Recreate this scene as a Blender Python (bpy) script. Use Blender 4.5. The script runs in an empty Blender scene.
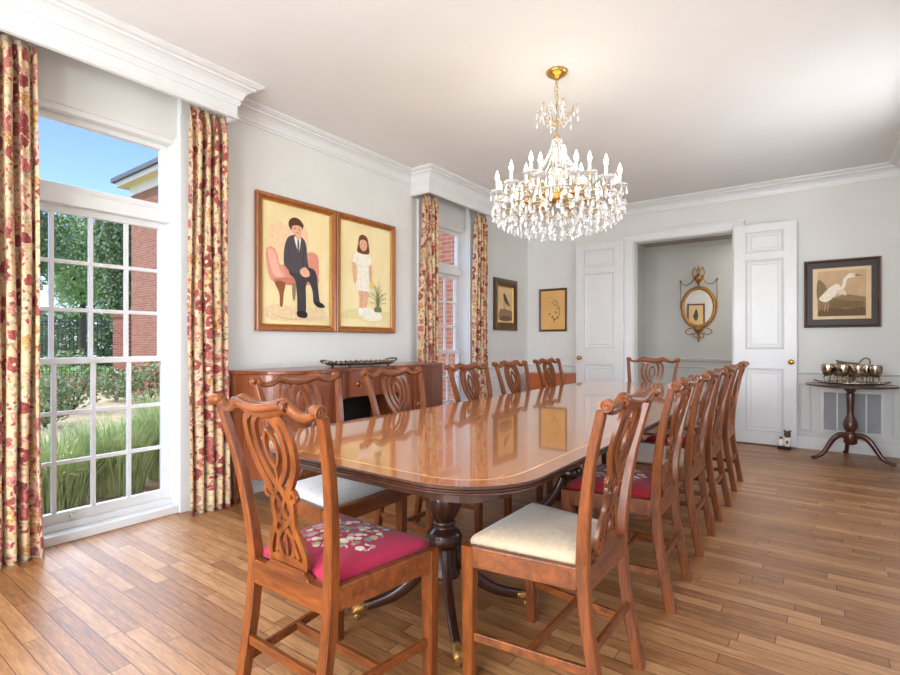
import bpy, bmesh, math, random
from math import sin, cos, pi, radians, sqrt
from mathutils import Vector, Matrix
random.seed(7)
COL = bpy.context.scene.collection

# ------------------------------------------------------------------ materials
def lin(c):
    f = lambda v: v/12.92 if v <= .04045 else ((v+.055)/1.055)**2.4
    return (f(c[0]/255), f(c[1]/255), f(c[2]/255), 1)

class NT:
    def __init__(s, name):
        s.m = bpy.data.materials.new(name); s.m.use_nodes = True
        s.t = s.m.node_tree; s.b = s.t.nodes['Principled BSDF']
    def n(s, kind, **kw):
        nd = s.t.nodes.new(kind)
        for k, v in kw.items(): setattr(nd, k, v)
        return nd
    def l(s, a, b): s.t.links.new(a, b)
    def math(s, op, a, b=None, c=None):
        nd = s.n('ShaderNodeMath', operation=op)
        for i, v in enumerate((a, b, c)):
            if v is None: continue
            if isinstance(v, (int, float)): nd.inputs[i].default_value = v
            else: s.l(v, nd.inputs[i])
        return nd.outputs[0]
    def mix(s, fac, a, b, blend='MIX'):
        nd = s.n('ShaderNodeMix', data_type='RGBA', blend_type=blend)
        for i, v in ((0, fac), (6, a), (7, b)):
            if isinstance(v, (int, float)): nd.inputs[i].default_value = v
            elif isinstance(v, tuple): nd.inputs[i].default_value = v
            else: s.l(v, nd.inputs[i])
        return nd.outputs[2]
    def ramp(s, fac, stops, interp='LINEAR'):
        nd = s.n('ShaderNodeValToRGB'); cr = nd.color_ramp; cr.interpolation = interp
        while len(cr.elements) < len(stops): cr.elements.new(.5)
        for e, (p, c) in zip(cr.elements, stops):
            e.position = p; e.color = c
        s.l(fac, nd.inputs[0]); return nd.outputs[0]
    def coord(s, which='Object', scale=(1,1,1), loc=(0,0,0), rot=(0,0,0)):
        tc = s.n('ShaderNodeTexCoord'); mp = s.n('ShaderNodeMapping')
        mp.inputs['Scale'].default_value = scale; mp.inputs['Location'].default_value = loc
        mp.inputs['Rotation'].default_value = rot
        s.l(tc.outputs[which], mp.inputs[0]); return mp.outputs[0]
    def noise(s, vec, scale=5, detail=3, rough=.5, dist=0):
        nd = s.n('ShaderNodeTexNoise'); nd.inputs['Scale'].default_value = scale
        nd.inputs['Detail'].default_value = detail; nd.inputs['Roughness'].default_value = rough
        nd.inputs['Distortion'].default_value = dist
        s.l(vec, nd.inputs['Vector']); return nd.outputs[0]
    def bump(s, h, strength=.2, dist=.01):
        nd = s.n('ShaderNodeBump'); nd.inputs['Strength'].default_value = strength
        nd.inputs['Distance'].default_value = dist; s.l(h, nd.inputs['Height'])
        s.l(nd.outputs[0], s.b.inputs['Normal'])
    def set(s, **kw):
        for k, v in kw.items():
            k = {'rough':'Roughness','metal':'Metallic','spec':'Specular IOR Level','coat':'Coat Weight','coat_r':'Coat Roughness',
                 'trans':'Transmission Weight','ior':'IOR','sheen':'Sheen Weight','color':'Base Color'}.get(k, k)
            i = s.b.inputs[k]
            if isinstance(v, (int, float, tuple)): i.default_value = v
            else: s.l(v, i)
        return s.m

def plain(name, c, rough=.5, var=.04, scale=8, **kw):
    t = NT(name); c = lin(c)
    f = t.noise(t.coord(), scale, 3)
    lo = tuple(max(0, x*(1-var*2)) for x in c[:3])+(1,); hi = tuple(min(1, x*(1+var*2)) for x in c[:3])+(1,)
    t.set(color=t.ramp(f, [(.3, lo), (.7, hi)]), rough=rough, **kw); return t.m

def wood(name, dark, light, rough=.3, axis=2, stretch=9, scale=14, coat=.3, coat_r=.12, lim=(.3,.7), spec=.5):
    t = NT(name)
    sc = [stretch]*3; sc[axis] = 1.0
    v = t.coord(scale=tuple(sc))
    g = t.noise(v, scale/5, 5, .6, .6)
    g2 = t.noise(t.coord(scale=tuple(x*5 for x in sc)), scale/3, 3, .5)
    f = t.math('ADD', t.math('MULTIPLY', g, .7), t.math('MULTIPLY', g2, .3))
    t.set(color=t.ramp(f, [(lim[0], lin(dark)), (lim[1], lin(light))]), rough=rough, coat=coat, coat_r=coat_r, spec=spec)
    return t.m

M = {}
M['white'] = plain('white_trim_paint', (219,220,219), .35, .01)
M['wall'] = plain('pale_grey_wall_paint', (216,216,212), .7, .012, 3)
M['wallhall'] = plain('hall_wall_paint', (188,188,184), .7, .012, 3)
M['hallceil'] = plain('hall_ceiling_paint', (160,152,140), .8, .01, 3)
M['ceil'] = plain('ceiling_paint', (228,228,226), .85, .008, 2)
M['mahog'] = wood('chair_mahogany', (64,28,10), (148,80,32), .38, coat=.15, spec=.4)
M['mahogx'] = wood('chair_mahogany_rail', (66,29,10), (150,82,33), .38, axis=0, coat=.15, spec=.4)
M['sidebd'] = wood('sideboard_mahogany', (88,40,20), (146,78,42), .3, axis=2, coat=.3)
M['darkwood'] = wood('dark_carved_mahogany', (38,20,13), (72,38,24), .28, coat=.4)
M['tripodwood'] = wood('tripod_table_mahogany', (52,24,16), (92,46,30), .3, coat=.4)
M['chestwood'] = wood('chest_orange_wood', (165,75,30), (200,105,50), .4, axis=0, coat=.1)
M['frame_gold'] = wood('frame_gilt_wood', (122,64,22), (172,102,42), .35, coat=.2)
M['frame_dark'] = wood('frame_dark_burl', (45,28,18), (92,62,38), .3, scale=30, stretch=2, coat=.4)
M['frame_brown'] = wood('frame_brown', (70,40,20), (105,64,34), .35)
M['gilt'] = plain('gilt_metal', (205,160,80), .3, .1, 60, metal=.9)
M['oldgilt'] = plain('aged_gilt', (162,118,62), .45, .2, 60, metal=.7)
M['brass'] = plain('brass', (210,165,85), .25, .05, 30, metal=1.0)
M['silver'] = plain('silver_plate', (178,160,140), .22, .4, 26, metal=1.0)
M['tarnish'] = plain('tarnished_silver', (120,108,92), .35, .2, 50, metal=.9)
M['iron'] = plain('black_iron', (32,32,34), .5, .1)
M['black'] = plain('black_paint_and_shade', (18,14,12), .7, .1)  # doorstop base, and painted shade in the sideboard kneehole
M['candle'] = plain('candle_sleeve', (238,232,216), .5, .01)
M['cream'] = plain('cream_seat_fabric', (192,170,140), .85, .05, 60, sheen=.3)
M['creamcool'] = plain('window_lit_cream_fabric', (190,188,184), .85, .05, 60, sheen=.3)  # cream cloth with cool window light painted into its colour
M['slatgrey'] = plain('vent_slat_paint', (196,198,200), .4, .02)
M['ventback'] = plain('vent_dark_backing', (160,162,166), .7, .02)
M['mat'] = plain('cream_mat_board', (222,198,156), .8, .02)
M['soil'] = plain('garden_soil', (150,118,88), .95, .15, 6)
M['tanground'] = plain('dry_mulch_ground', (192,170,130), .95, .12, 2)
M['lawn'] = plain('lawn_grass', (120,160,60), .95, .15, 3)
M['trunk'] = plain('tree_bark', (92,76,62), .9, .2, 5)
M['roof'] = plain('roof_shingle', (92,92,98), .85, .12, 8)
M['fascia'] = plain('painted_fascia', (235,230,218), .5, .02)
M['gutter'] = plain('dark_gutter', (66,62,60), .5, .05)
M['soffit'] = plain('soffit_cream', (224,206,168), .6, .02)

M['chandgilt'] = plain('soft_gilt', (196,170,120), .4, .1, 60, metal=.75)
def crystal():
    t = NT('cut_crystal'); t.set(color=(1,1,1,1), rough=.04, trans=.72, ior=1.55, spec=.9); return t.m
M['crystal'] = crystal()
def emis(name, c, s):
    t = NT(name); t.set(color=lin(c)); t.b.inputs['Emission Color'].default_value = lin(c); t.b.inputs['Emission Strength'].default_value = s; return t.m
M['bulb'] = emis('lit_candle_bulb', (255,238,205), 9)
def mirror():
    t = NT('mirror_glass'); t.set(color=(.86,.88,.88,1), metal=1.0, rough=.015); return t.m
M['mirror'] = mirror()
def glass():
    m = bpy.data.materials.new('window_glass'); m.use_nodes = True; t = m.node_tree; t.nodes.clear()
    o = t.nodes.new('ShaderNodeOutputMaterial'); a = t.nodes.new('ShaderNodeBsdfTransparent'); g = t.nodes.new('ShaderNodeBsdfGlossy')
    g.inputs['Roughness'].default_value = .02
    a.inputs[0].default_value = (.97,.98,.98,1)
    mx = t.nodes.new('ShaderNodeMixShader'); fr = t.nodes.new('ShaderNodeFresnel'); fr.inputs[0].default_value = 1.25
    t.links.new(fr.outputs[0], mx.inputs[0]); t.links.new(a.outputs[0], mx.inputs[1]); t.links.new(g.outputs[0], mx.inputs[2])
    t.links.new(mx.outputs[0], o.inputs[0]); return m
M['glass'] = glass()

def floor_mat():
    t = NT('oak_strip_floor')
    tc = t.n('ShaderNodeTexCoord'); sp = t.n('ShaderNodeSeparateXYZ'); t.l(tc.outputs['Object'], sp.inputs[0])
    W = .0655
    ry = t.math('DIVIDE', sp.outputs[1], W); row = t.math('FLOOR', ry); fy = t.math('FRACT', ry)
    wn = t.n('ShaderNodeTexWhiteNoise', noise_dimensions='1D'); t.l(row, wn.inputs['W'])
    ln = t.math('ADD', t.math('MULTIPLY', wn.outputs['Value'], .55), .45)
    wn2 = t.n('ShaderNodeTexWhiteNoise', noise_dimensions='1D'); t.l(t.math('ADD', row, 91.3), wn2.inputs['W'])
    rx = t.math('ADD', t.math('DIVIDE', sp.outputs[0], ln), t.math('MULTIPLY', wn2.outputs['Value'], 7))
    px = t.math('FLOOR', rx); fx = t.math('FRACT', rx)
    cb = t.n('ShaderNodeCombineXYZ'); t.l(row, cb.inputs[0]); t.l(px, cb.inputs[1])
    wn3 = t.n('ShaderNodeTexWhiteNoise', noise_dimensions='3D'); t.l(cb.outputs[0], wn3.inputs['Vector'])
    # per plank shifted grain
    add = t.n('ShaderNodeVectorMath', operation='ADD'); t.l(tc.outputs['Object'], add.inputs[0])
    sc = t.n('ShaderNodeVectorMath', operation='SCALE'); t.l(wn3.outputs['Color'], sc.inputs[0]); sc.inputs['Scale'].default_value = 9
    t.l(sc.outputs[0], add.inputs[1])
    mp = t.n('ShaderNodeMapping'); mp.inputs['Scale'].default_value = (1.6, 22, 1); t.l(add.outputs[0], mp.inputs[0])
    g = t.noise(mp.outputs[0], 2.2, 5, .62, 1.2)
    mp2 = t.n('ShaderNodeMapping'); mp2.inputs['Scale'].default_value = (12, 200, 1); t.l(add.outputs[0], mp2.inputs[0])
    g2 = t.noise(mp2.outputs[0], 1.5, 2, .5)
    big = t.noise(t.coord(), .9, 3, .5)
    f = t.math('ADD', t.math('MULTIPLY', g, .55), t.math('MULTIPLY', wn3.outputs['Value'], .2))
    f = t.math('ADD', f, t.math('MULTIPLY', g2, .35))
    f = t.math('ADD', f, t.math('MULTIPLY', big, .1))
    c = t.ramp(f, [(.36, lin((104,66,36))), (.56, lin((152,102,58))), (.78, lin((188,142,94)))])
    dy = t.math('MINIMUM', fy, t.math('SUBTRACT', 1, fy))
    dx = t.math('MULTIPLY', t.math('MINIMUM', fx, t.math('SUBTRACT', 1, fx)), t.math('DIVIDE', ln, W))
    d = t.math('MINIMUM', dy, dx)
    gap = t.math('LESS_THAN', d, .02)
    c = t.mix(gap, c, lin((40,24,14)))
    t.set(color=c, rough=t.math('ADD', t.math('MULTIPLY', g, .14), .33), spec=.85)
    t.bump(t.math('SUBTRACT', t.math('MULTIPLY', g2, .25), gap), .25, .002)
    return t.m
M['floor'] = floor_mat()

def table_mat():
    t = NT('polished_mahogany_tabletop')
    v = t.coord(scale=(9, 1, 1)); g = t.noise(v, 2.6, 6, .6, .8)
    g2 = t.noise(t.coord(scale=(60, 4, 1)), 2, 3, .5)
    f = t.math('ADD', t.math('MULTIPLY', g, .75), t.math('MULTIPLY', g2, .25))
    c = t.ramp(f, [(.3, lin((150,80,36))), (.7, lin((205,130,68)))])
    tc = t.n('ShaderNodeTexCoord'); sp = t.n('ShaderNodeSeparateXYZ'); t.l(tc.outputs['Object'], sp.inputs[0])
    fr = t.math('FRACT', t.math('ADD', t.math('DIVIDE', sp.outputs[1], .62), .18))
    seam = t.math('LESS_THAN', t.math('ABSOLUTE', t.math('SUBTRACT', fr, .5)), .0022)
    c = t.mix(seam, c, lin((90,48,24)))
    t.set(color=c, rough=.16, coat=.85, coat_r=.035, spec=.6); return t.m
M['table'] = table_mat()
M['tabband'] = wood('tabletop_crossband', (140,74,34), (188,112,58), .16, axis=0, scale=10, coat=.85, coat_r=.035)
M['inlay'] = plain('satinwood_inlay', (222,176,108), .16, .03, coat=.8)

def curtain_mat():
    t = NT('floral_chintz')
    uv = t.n('ShaderNodeTexCoord').outputs['UV']
    mp = t.n('ShaderNodeMapping'); mp.inputs['Scale'].default_value = (1,1,1); t.l(uv, mp.inputs[0])
    nz = t.n('ShaderNodeTexNoise'); nz.inputs['Scale'].default_value = 14; nz.inputs['Detail'].default_value = 3; t.l(mp.outputs[0], nz.inputs['Vector'])
    vs = t.n('ShaderNodeVectorMath', operation='SCALE'); t.l(nz.outputs['Color'], vs.inputs[0]); vs.inputs['Scale'].default_value = .06
    va = t.n('ShaderNodeVectorMath', operation='ADD'); t.l(mp.outputs[0], va.inputs[0]); t.l(vs.outputs[0], va.inputs[1])
    def vor(scale, rnd=.9):
        v = t.n('ShaderNodeTexVoronoi', feature='F1'); v.inputs['Scale'].default_value = scale; v.inputs['Randomness'].default_value = rnd
        t.l(va.outputs[0], v.inputs['Vector']); return v
    base = t.ramp(t.noise(mp.outputs[0], 9, 3), [(.35, lin((200,174,130))), (.65, lin((220,198,160)))])
    # leaves / stems
    v1 = vor(44); s1 = t.n('ShaderNodeSeparateColor'); t.l(v1.outputs['Color'], s1.inputs[0])
    leafc = t.ramp(s1.outputs[0], [(0, lin((150,142,108))), (.22, lin((172,156,136))), (.42, lin((206,170,112))), (.6, lin((196,126,108))), (.8, lin((216,168,140)))], 'CONSTANT')
    m1 = t.math('MULTIPLY', t.math('LESS_THAN', v1.outputs['Distance'], .50), t.math('GREATER_THAN', s1.outputs[1], .22))
    c = t.mix(m1, base, leafc)
    # large blossoms
    v2 = vor(12.5, .85); s2 = t.n('ShaderNodeSeparateColor'); t.l(v2.outputs['Color'], s2.inputs[0])
    blo = t.ramp(s2.outputs[0], [(0, lin((146,58,60))), (.25, lin((186,104,96))), (.45, lin((206,158,96))), (.6, lin((164,76,70))), (.8, lin((204,142,126)))], 'CONSTANT')
    petal = t.n('ShaderNodeTexVoronoi', feature='DISTANCE_TO_EDGE'); petal.inputs['Scale'].default_value = 52; t.l(va.outputs[0], petal.inputs['Vector'])
    dark = t.ramp(petal.outputs['Distance'], [(.02, (.45,.38,.38,1)), (.12, (1,1,1,1))])
    blo = t.mix(1.0, blo, dark, 'MULTIPLY')
    core = t.math('LESS_THAN', v2.outputs['Distance'], .13)
    blo = t.mix(core, blo, lin((236,208,150)))
    m2 = t.math('MULTIPLY', t.math('LESS_THAN', t.math('ADD', v2.outputs['Distance'], t.math('MULTIPLY', t.noise(mp.outputs[0], 50, 1), .22)), .58), t.math('GREATER_THAN', s2.outputs[1], .25))
    c = t.mix(m2, c, blo)
    # small buds
    v3 = vor(26, 1); s3 = t.n('ShaderNodeSeparateColor'); t.l(v3.outputs['Color'], s3.inputs[0])
    m3 = t.math('MULTIPLY', t.math('LESS_THAN', v3.outputs['Distance'], .28), t.math('GREATER_THAN', s3.outputs[2], .55))
    c = t.mix(m3, c, lin((156,64,64)))
    t.set(color=c, rough=.75, sheen=.2)
    t.b.inputs['Subsurface Weight'].default_value = 0
    return t.m
M['curtain'] = curtain_mat()

def brick_mat(name, c1, c2, mortar, rot=(0,0,0), scale=1):
    t = NT(name); v = t.coord(rot=rot)
    b = t.n('ShaderNodeTexBrick'); t.l(v, b.inputs['Vector'])
    b.inputs['Color1'].default_value = lin(c1); b.inputs['Color2'].default_value = lin(c2); b.inputs['Mortar'].default_value = lin(mortar)
    b.inputs['Scale'].default_value = 1; b.inputs['Brick Width'].default_value = .20*scale; b.inputs['Row Height'].default_value = .067*scale
    b.inputs['Mortar Size'].default_value = .006
    t.set(color=b.outputs['Color'], rough=.9); return t.m
M['brick'] = brick_mat('red_brick_wall', (150,88,62), (172,110,82), (172,148,124), rot=(radians(90),0,0))

def seat_floral(name, ground):
    t = NT(name)
    v = t.coord(); sp = t.n('ShaderNodeSeparateXYZ'); t.l(v, sp.inputs[0])
    nz = t.noise(v, 16, 2)
    x2 = t.math('POWER', t.math('DIVIDE', sp.outputs[0], .165), 2); y2 = t.math('POWER', t.math('DIVIDE', t.math('SUBTRACT', sp.outputs[1], .02), .125), 2)
    r = t.math('ADD', t.math('SQRT', t.math('ADD', x2, y2)), t.math('MULTIPLY', t.math('SUBTRACT', nz, .5), 1.6))
    inside = t.math('LESS_THAN', r, .95)
    vo = t.n('ShaderNodeTexVoronoi', feature='F1'); vo.inputs['Scale'].default_value = 36; t.l(v, vo.inputs['Vector'])
    sc = t.n('ShaderNodeSeparateColor'); t.l(vo.outputs['Color'], sc.inputs[0])
    col = t.ramp(sc.outputs[0], [(0, lin((232,214,190))), (.28, lin((214,150,150))), (.45, lin((140,140,110))), (.6, lin((236,226,206))), (.78, lin((120,132,140))), (.9, lin((200,170,110)))], 'CONSTANT')
    dots = t.math('MULTIPLY', inside, t.math('LESS_THAN', vo.outputs['Distance'], t.math('ADD', .40, t.math('MULTIPLY', t.noise(v, 90, 1), .25))))
    col = t.mix(1.0, col, t.ramp(vo.outputs['Distance'], [(.0, (.55,.45,.42,1)), (.16, (1,1,1,1)), (.42, (.8,.78,.76,1))]), 'MULTIPLY')
    g = t.ramp(t.noise(v, 300, 2), [(.3, tuple(x*.8 for x in lin(ground)[:3])+(1,)), (.7, tuple(min(1,x*1.15) for x in lin(ground)[:3])+(1,))])
    t.set(color=t.mix(dots, g, col), rough=.9, sheen=.1)
    t.bump(t.noise(v, 350, 2), .3, .002)
    return t.m
M['needle'] = seat_floral('magenta_needlepoint', (158,20,58))
M['needlered'] = seat_floral('crimson_needlepoint', (140,14,30))

def leaf_mat(name, c1, c2):
    t = NT(name); oi = t.n('ShaderNodeTexCoord')
    f = t.noise(oi.outputs['Object'], 2.5, 4, .7)
    t.set(color=t.ramp(f, [(.32, lin(c1)), (.68, lin(c2))]), rough=.75); return t.m
M['leafdark'] = leaf_mat('dark_leaves', (88,108,72), (140,160,108))
M['leaflight'] = leaf_mat('light_leaves', (126,152,92), (178,196,130))
M['grassblade'] = leaf_mat('ornamental_grass_blades', (150,172,104), (208,218,160))
M['shrubleaf'] = leaf_mat('shrub_leaves', (104,126,80), (158,174,118))
M['pinkfl'] = plain('pink_petals', (226,120,170), .7, .1)
M['whitefl'] = plain('white_petals', (240,236,230), .7, .02)

# ------------------------------------------------------------------ geometry helpers
def link(o, parent=None):
    COL.objects.link(o)
    if parent is not None: o.parent = parent
    return o
def empty(name, loc=(0,0,0), rz=0, parent=None, **kw):
    o = bpy.data.objects.new(name, None); o.empty_display_size = .05
    link(o, parent); o.location = loc; o.rotation_euler = (0,0,rz)
    for k, v in kw.items(): o[k] = v
    return o
def tag(o, label, cat, group=None):
    o['label'] = label; o['category'] = cat
    if group: o['group'] = group
    return o
class B:
    def __init__(s): s.bm = bmesh.new(); s.uv = None
    def quadstrip(s, rings, close_u=True, caps=True, mi=0, smooth=False):
        vs = [[s.bm.verts.new(p) for p in r] for r in rings]; n = len(rings[0])
        for a, b in zip(vs[:-1], vs[1:]):
            for i in range(n if close_u else n-1):
                j = (i+1) % n
                try:
                    f = s.bm.faces.new((a[i], a[j], b[j], b[i])); f.material_index = mi; f.smooth = smooth
                except ValueError: pass
        if caps and close_u:
            for r in (vs[0][::-1], vs[-1]):
                try: f = s.bm.faces.new(r); f.material_index = mi
                except ValueError: pass
        return s
    def box(s, x0, x1, y0, y1, z0, z1, mi=0):
        r = lambda z: [(x0,y0,z),(x1,y0,z),(x1,y1,z),(x0,y1,z)]
        return s.quadstrip([r(z0), r(z1)], mi=mi)
    def obox(s, c, size, rot=None, mi=0):
        hx, hy, hz = (v/2 for v in size); R = rot or Matrix.Identity(3); c = Vector(c)
        r = lambda z: [tuple(c + R @ Vector(p)) for p in ((-hx,-hy,z),(hx,-hy,z),(hx,hy,z),(-hx,hy,z))]
        return s.quadstrip([r(-hz), r(hz)], mi=mi)
    def lathe(s, prof, c=(0,0,0), n=24, mi=0, smooth=True, axis=None, wob=None):
        c = Vector(c); R = Matrix.Identity(3)
        if axis is not None: R = Vector((0,0,1)).rotation_difference(Vector(axis)).to_matrix()
        rings = []
        for r, z in prof:
            r = max(r, .0004)
            rings.append([tuple(c + R @ Vector((r*(wob(2*pi*i/n) if wob else 1)*cos(2*pi*i/n), r*(wob(2*pi*i/n) if wob else 1)*sin(2*pi*i/n), z))) for i in range(n)])
        return s.quadstrip(rings, mi=mi, smooth=smooth)
    def tube(s, pts, r, n=8, mi=0, closed=False, smooth=True):
        P = [Vector(p) for p in pts]; N = len(P)
        rr = r if isinstance(r, (list, tuple)) else [r]*N
        rings = []; prev = None
        for i in range(N):
            if closed: t = P[(i+1) % N]-P[i-1]
            else: t = P[min(i+1, N-1)]-P[max(i-1, 0)]
            t.normalize()
            if prev is None:
                a = Vector((0,0,1)) if abs(t.z) < .9 else Vector((1,0,0))
                u = t.cross(a).normalized()
            else:
                u = (prev - t*prev.dot(t)).normalized()
            prev = u; w = t.cross(u)
            rings.append([tuple(P[i] + (u*cos(2*pi*k/n) + w*sin(2*pi*k/n))*rr[i]) for k in range(n)])
        if closed: rings.append(rings[0]); return s.quadstrip(rings, caps=False, mi=mi, smooth=smooth)
        return s.quadstrip(rings, mi=mi, smooth=smooth)
    def sphere(s, c, r, n=12, m=8, sc=(1,1,1), mi=0):
        rings = []
        for j in range(m+1):
            a = -pi/2 + pi*j/m; rad = max(cos(a), .01)
            rings.append([(c[0]+r*sc[0]*rad*cos(2*pi*i/n), c[1]+r*sc[1]*rad*sin(2*pi*i/n), c[2]+r*sc[2]*sin(a)) for i in range(n)])
        return s.quadstrip(rings, mi=mi, smooth=True)
    def ngon(s, pts, mi=0):
        f = s.bm.faces.new([s.bm.verts.new(p) for p in pts]); f.material_index = mi; return f
    def prism(s, pts, z0, z1, mi=0):
        return s.quadstrip([[(x,y,z0) for x,y in pts], [(x,y,z1) for x,y in pts]], mi=mi)
    def build(s, name, mats, parent=None, bevel=0, seg=2, solid=0, merge=False, recalc=True, kind=None):
        if merge: bmesh.ops.remove_doubles(s.bm, verts=s.bm.verts, dist=1e-5)
        if recalc: bmesh.ops.recalc_face_normals(s.bm, faces=s.bm.faces)
        me = bpy.data.meshes.new(name); s.bm.to_mesh(me); s.bm.free()
        if not isinstance(mats, (list, tuple)): mats = [mats]
        for m in mats: me.materials.append(m)
        o = bpy.data.objects.new(name, me); link(o, parent)
        if solid:
            md = o.modifiers.new('solid', 'SOLIDIFY'); md.thickness = solid
        if bevel:
            md = o.modifiers.new('bevel', 'BEVEL'); md.width = bevel; md.segments = seg; md.limit_method = 'ANGLE'; md.angle_limit = radians(40)
        if kind: o['kind'] = kind
        return o
def cat(pts, sub=6, closed=False):
    P = [Vector(p) for p in pts]; N = len(P); out = []
    rng = range(N) if closed else range(N-1)
    for i in rng:
        if closed: p0, p1, p2, p3 = P[i-1], P[i], P[(i+1) % N], P[(i+2) % N]
        else: p0, p1, p2, p3 = P[max(i-1,0)], P[i], P[i+1], P[min(i+2,N-1)]
        for k in range(sub):
            t = k/sub
            out.append(.5*((2*p1)+(p2-p0)*t+(2*p0-5*p1+4*p2-p3)*t*t+(3*p1-p0-3*p2+p3)*t**3))
    if not closed: out.append(P[-1])
    return out
def lerp(tab, v):
    if v <= tab[0][0]: return tab[0][1]
    for (a, x), (b, y) in zip(tab[:-1], tab[1:]):
        if v <= b: return x+(y-x)*(v-a)/(b-a)
    return tab[-1][1]
def slerp(tab, v):
    # smooth interpolation through table
    xs = [a for a, _ in tab]
    if v <= xs[0]: return tab[0][1]
    if v >= xs[-1]: return tab[-1][1]
    for i in range(len(tab)-1):
        if v <= xs[i+1]:
            t = (v-xs[i])/(xs[i+1]-xs[i]); t = t*t*(3-2*t); return tab[i][1]+(tab[i+1][1]-tab[i][1])*t
def moulding(name, path, prof, mat, side=1, closed=False, kind='structure', parent=None):
    """profile [(out, z)] swept along plan path with mitres; out is to the left of travel * side"""
    P = [Vector((x, y)) for x, y in path]; N = len(P); rings = []
    for i in range(N):
        d1 = (P[i]-P[i-1]).normalized() if (i > 0 or closed) else None
        d2 = (P[(i+1) % N]-P[i]).normalized() if (i < N-1 or closed) else None
        d1 = d1 or d2; d2 = d2 or d1
        n1 = Vector((-d1.y, d1.x))*side; n2 = Vector((-d2.y, d2.x))*side
        m = (n1+n2); m = m/(m.dot(n1)) if abs(m.dot(n1)) > 1e-6 else n1
        rings.append([(P[i].x+m.x*o, P[i].y+m.y*o, z) for o, z in prof])
    b = B()
    if closed: rings.append(rings[0])
    b.quadstrip(rings, close_u=True, caps=not closed)
    return b.build(name, mat, parent, kind=kind)

# ------------------------------------------------------------------ camera
h = 1.15; V1 = 822; V2 = -240
f = sqrt((V1-450)*(450-V2)); yaw = math.atan((V1-450)/f)
cam = bpy.data.cameras.new('camera'); co = bpy.data.objects.new('camera', cam); COL.objects.link(co)
co.location = (0,0,h); co.rotation_euler = (radians(90), 0, yaw)
cam.sensor_width = 36; cam.lens = f/900*36; cam.shift_y = (342-337.5)/900; cam.clip_start = .02; cam.clip_end = 300
bpy.context.scene.camera = co

XL, XR, YF, YB, ZC = -3.5, .66, 6.7, -1.7, 2.925

# ------------------------------------------------------------------ room shell
B().box(XL-.2, XR+.2, YB-.2, YF+1.4, -.12, 0).build('floor', M['floor'], kind='structure')
B().box(XL-.2, XR+.2, YB-.2, YF+.12, ZC, ZC+.15).build('ceiling', M['ceil'], kind='structure')
W1 = (.74, 1.70); W2 = (4.22, 5.18); WTOP = 2.53
def leftwall():
    b = B(); x0, x1 = XL-.2, XL
    segs = [(YB-.2, W1[0]), (W1[1], W2[0]), (W2[1], YF+.2)]
    for a, c in segs: b.box(x0, x1, a, c, 0, ZC)
    for w in (W1, W2): b.box(x0, x1-.06, w[0], w[1], WTOP, ZC)
    return b.build('wall_left', M['wall'], kind='structure')
leftwall()
DX0, DX1, DZ = -1.975, -.835, 2.447
b = B(); b.box(XL, DX0, YF, YF+.14, 0, ZC); b.box(DX1, XR, YF, YF+.14, 0, ZC); b.box(DX0, DX1, YF, YF+.14, DZ, ZC)
b.build('wall_far', M['wall'], kind='structure')
# right wall and the wall behind the camera; their unseen windows are added for fill light
RW = [(1.3, 2.5), (3.9, 5.1)]
b = B()
ys = [YB-.2] + [v for w in RW for v in w] + [YF+.2]
for i in range(0, len(ys), 2): b.box(XR, XR+.2, ys[i], ys[i+1], 0, ZC)
for a, c in RW: b.box(XR, XR+.2, a, c, 0, .35); b.box(XR, XR+.2, a, c, 2.5, ZC)
b.build('wall_right', M['wall'], kind='structure')
BW = [(-2.35, -1.15), (-.9, .3)]
b = B()
xs = [XL] + [v for w in BW for v in w] + [XR]
for i in range(0, len(xs), 2): b.box(xs[i], xs[i+1], YB-.2, YB, 0, ZC)
for a, c in BW: b.box(a, c, YB-.2, YB, 0, .35); b.box(a, c, YB-.2, YB, 2.5, ZC)
b.build('wall_near', M['wall'], kind='structure')
# hall beyond the doorway
HY, HX0, HX1, HZ = 7.9, -2.18, .2, 2.56
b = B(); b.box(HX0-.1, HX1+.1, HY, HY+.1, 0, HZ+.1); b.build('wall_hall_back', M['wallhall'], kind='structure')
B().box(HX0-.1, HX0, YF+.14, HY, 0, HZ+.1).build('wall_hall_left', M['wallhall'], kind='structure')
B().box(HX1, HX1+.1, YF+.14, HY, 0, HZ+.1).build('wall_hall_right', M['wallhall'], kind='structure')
B().box(HX0-.1, HX1+.1, YF+.14, HY+.1, HZ, HZ+.1).build('ceiling_hall', M['hallceil'], kind='structure')

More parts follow.
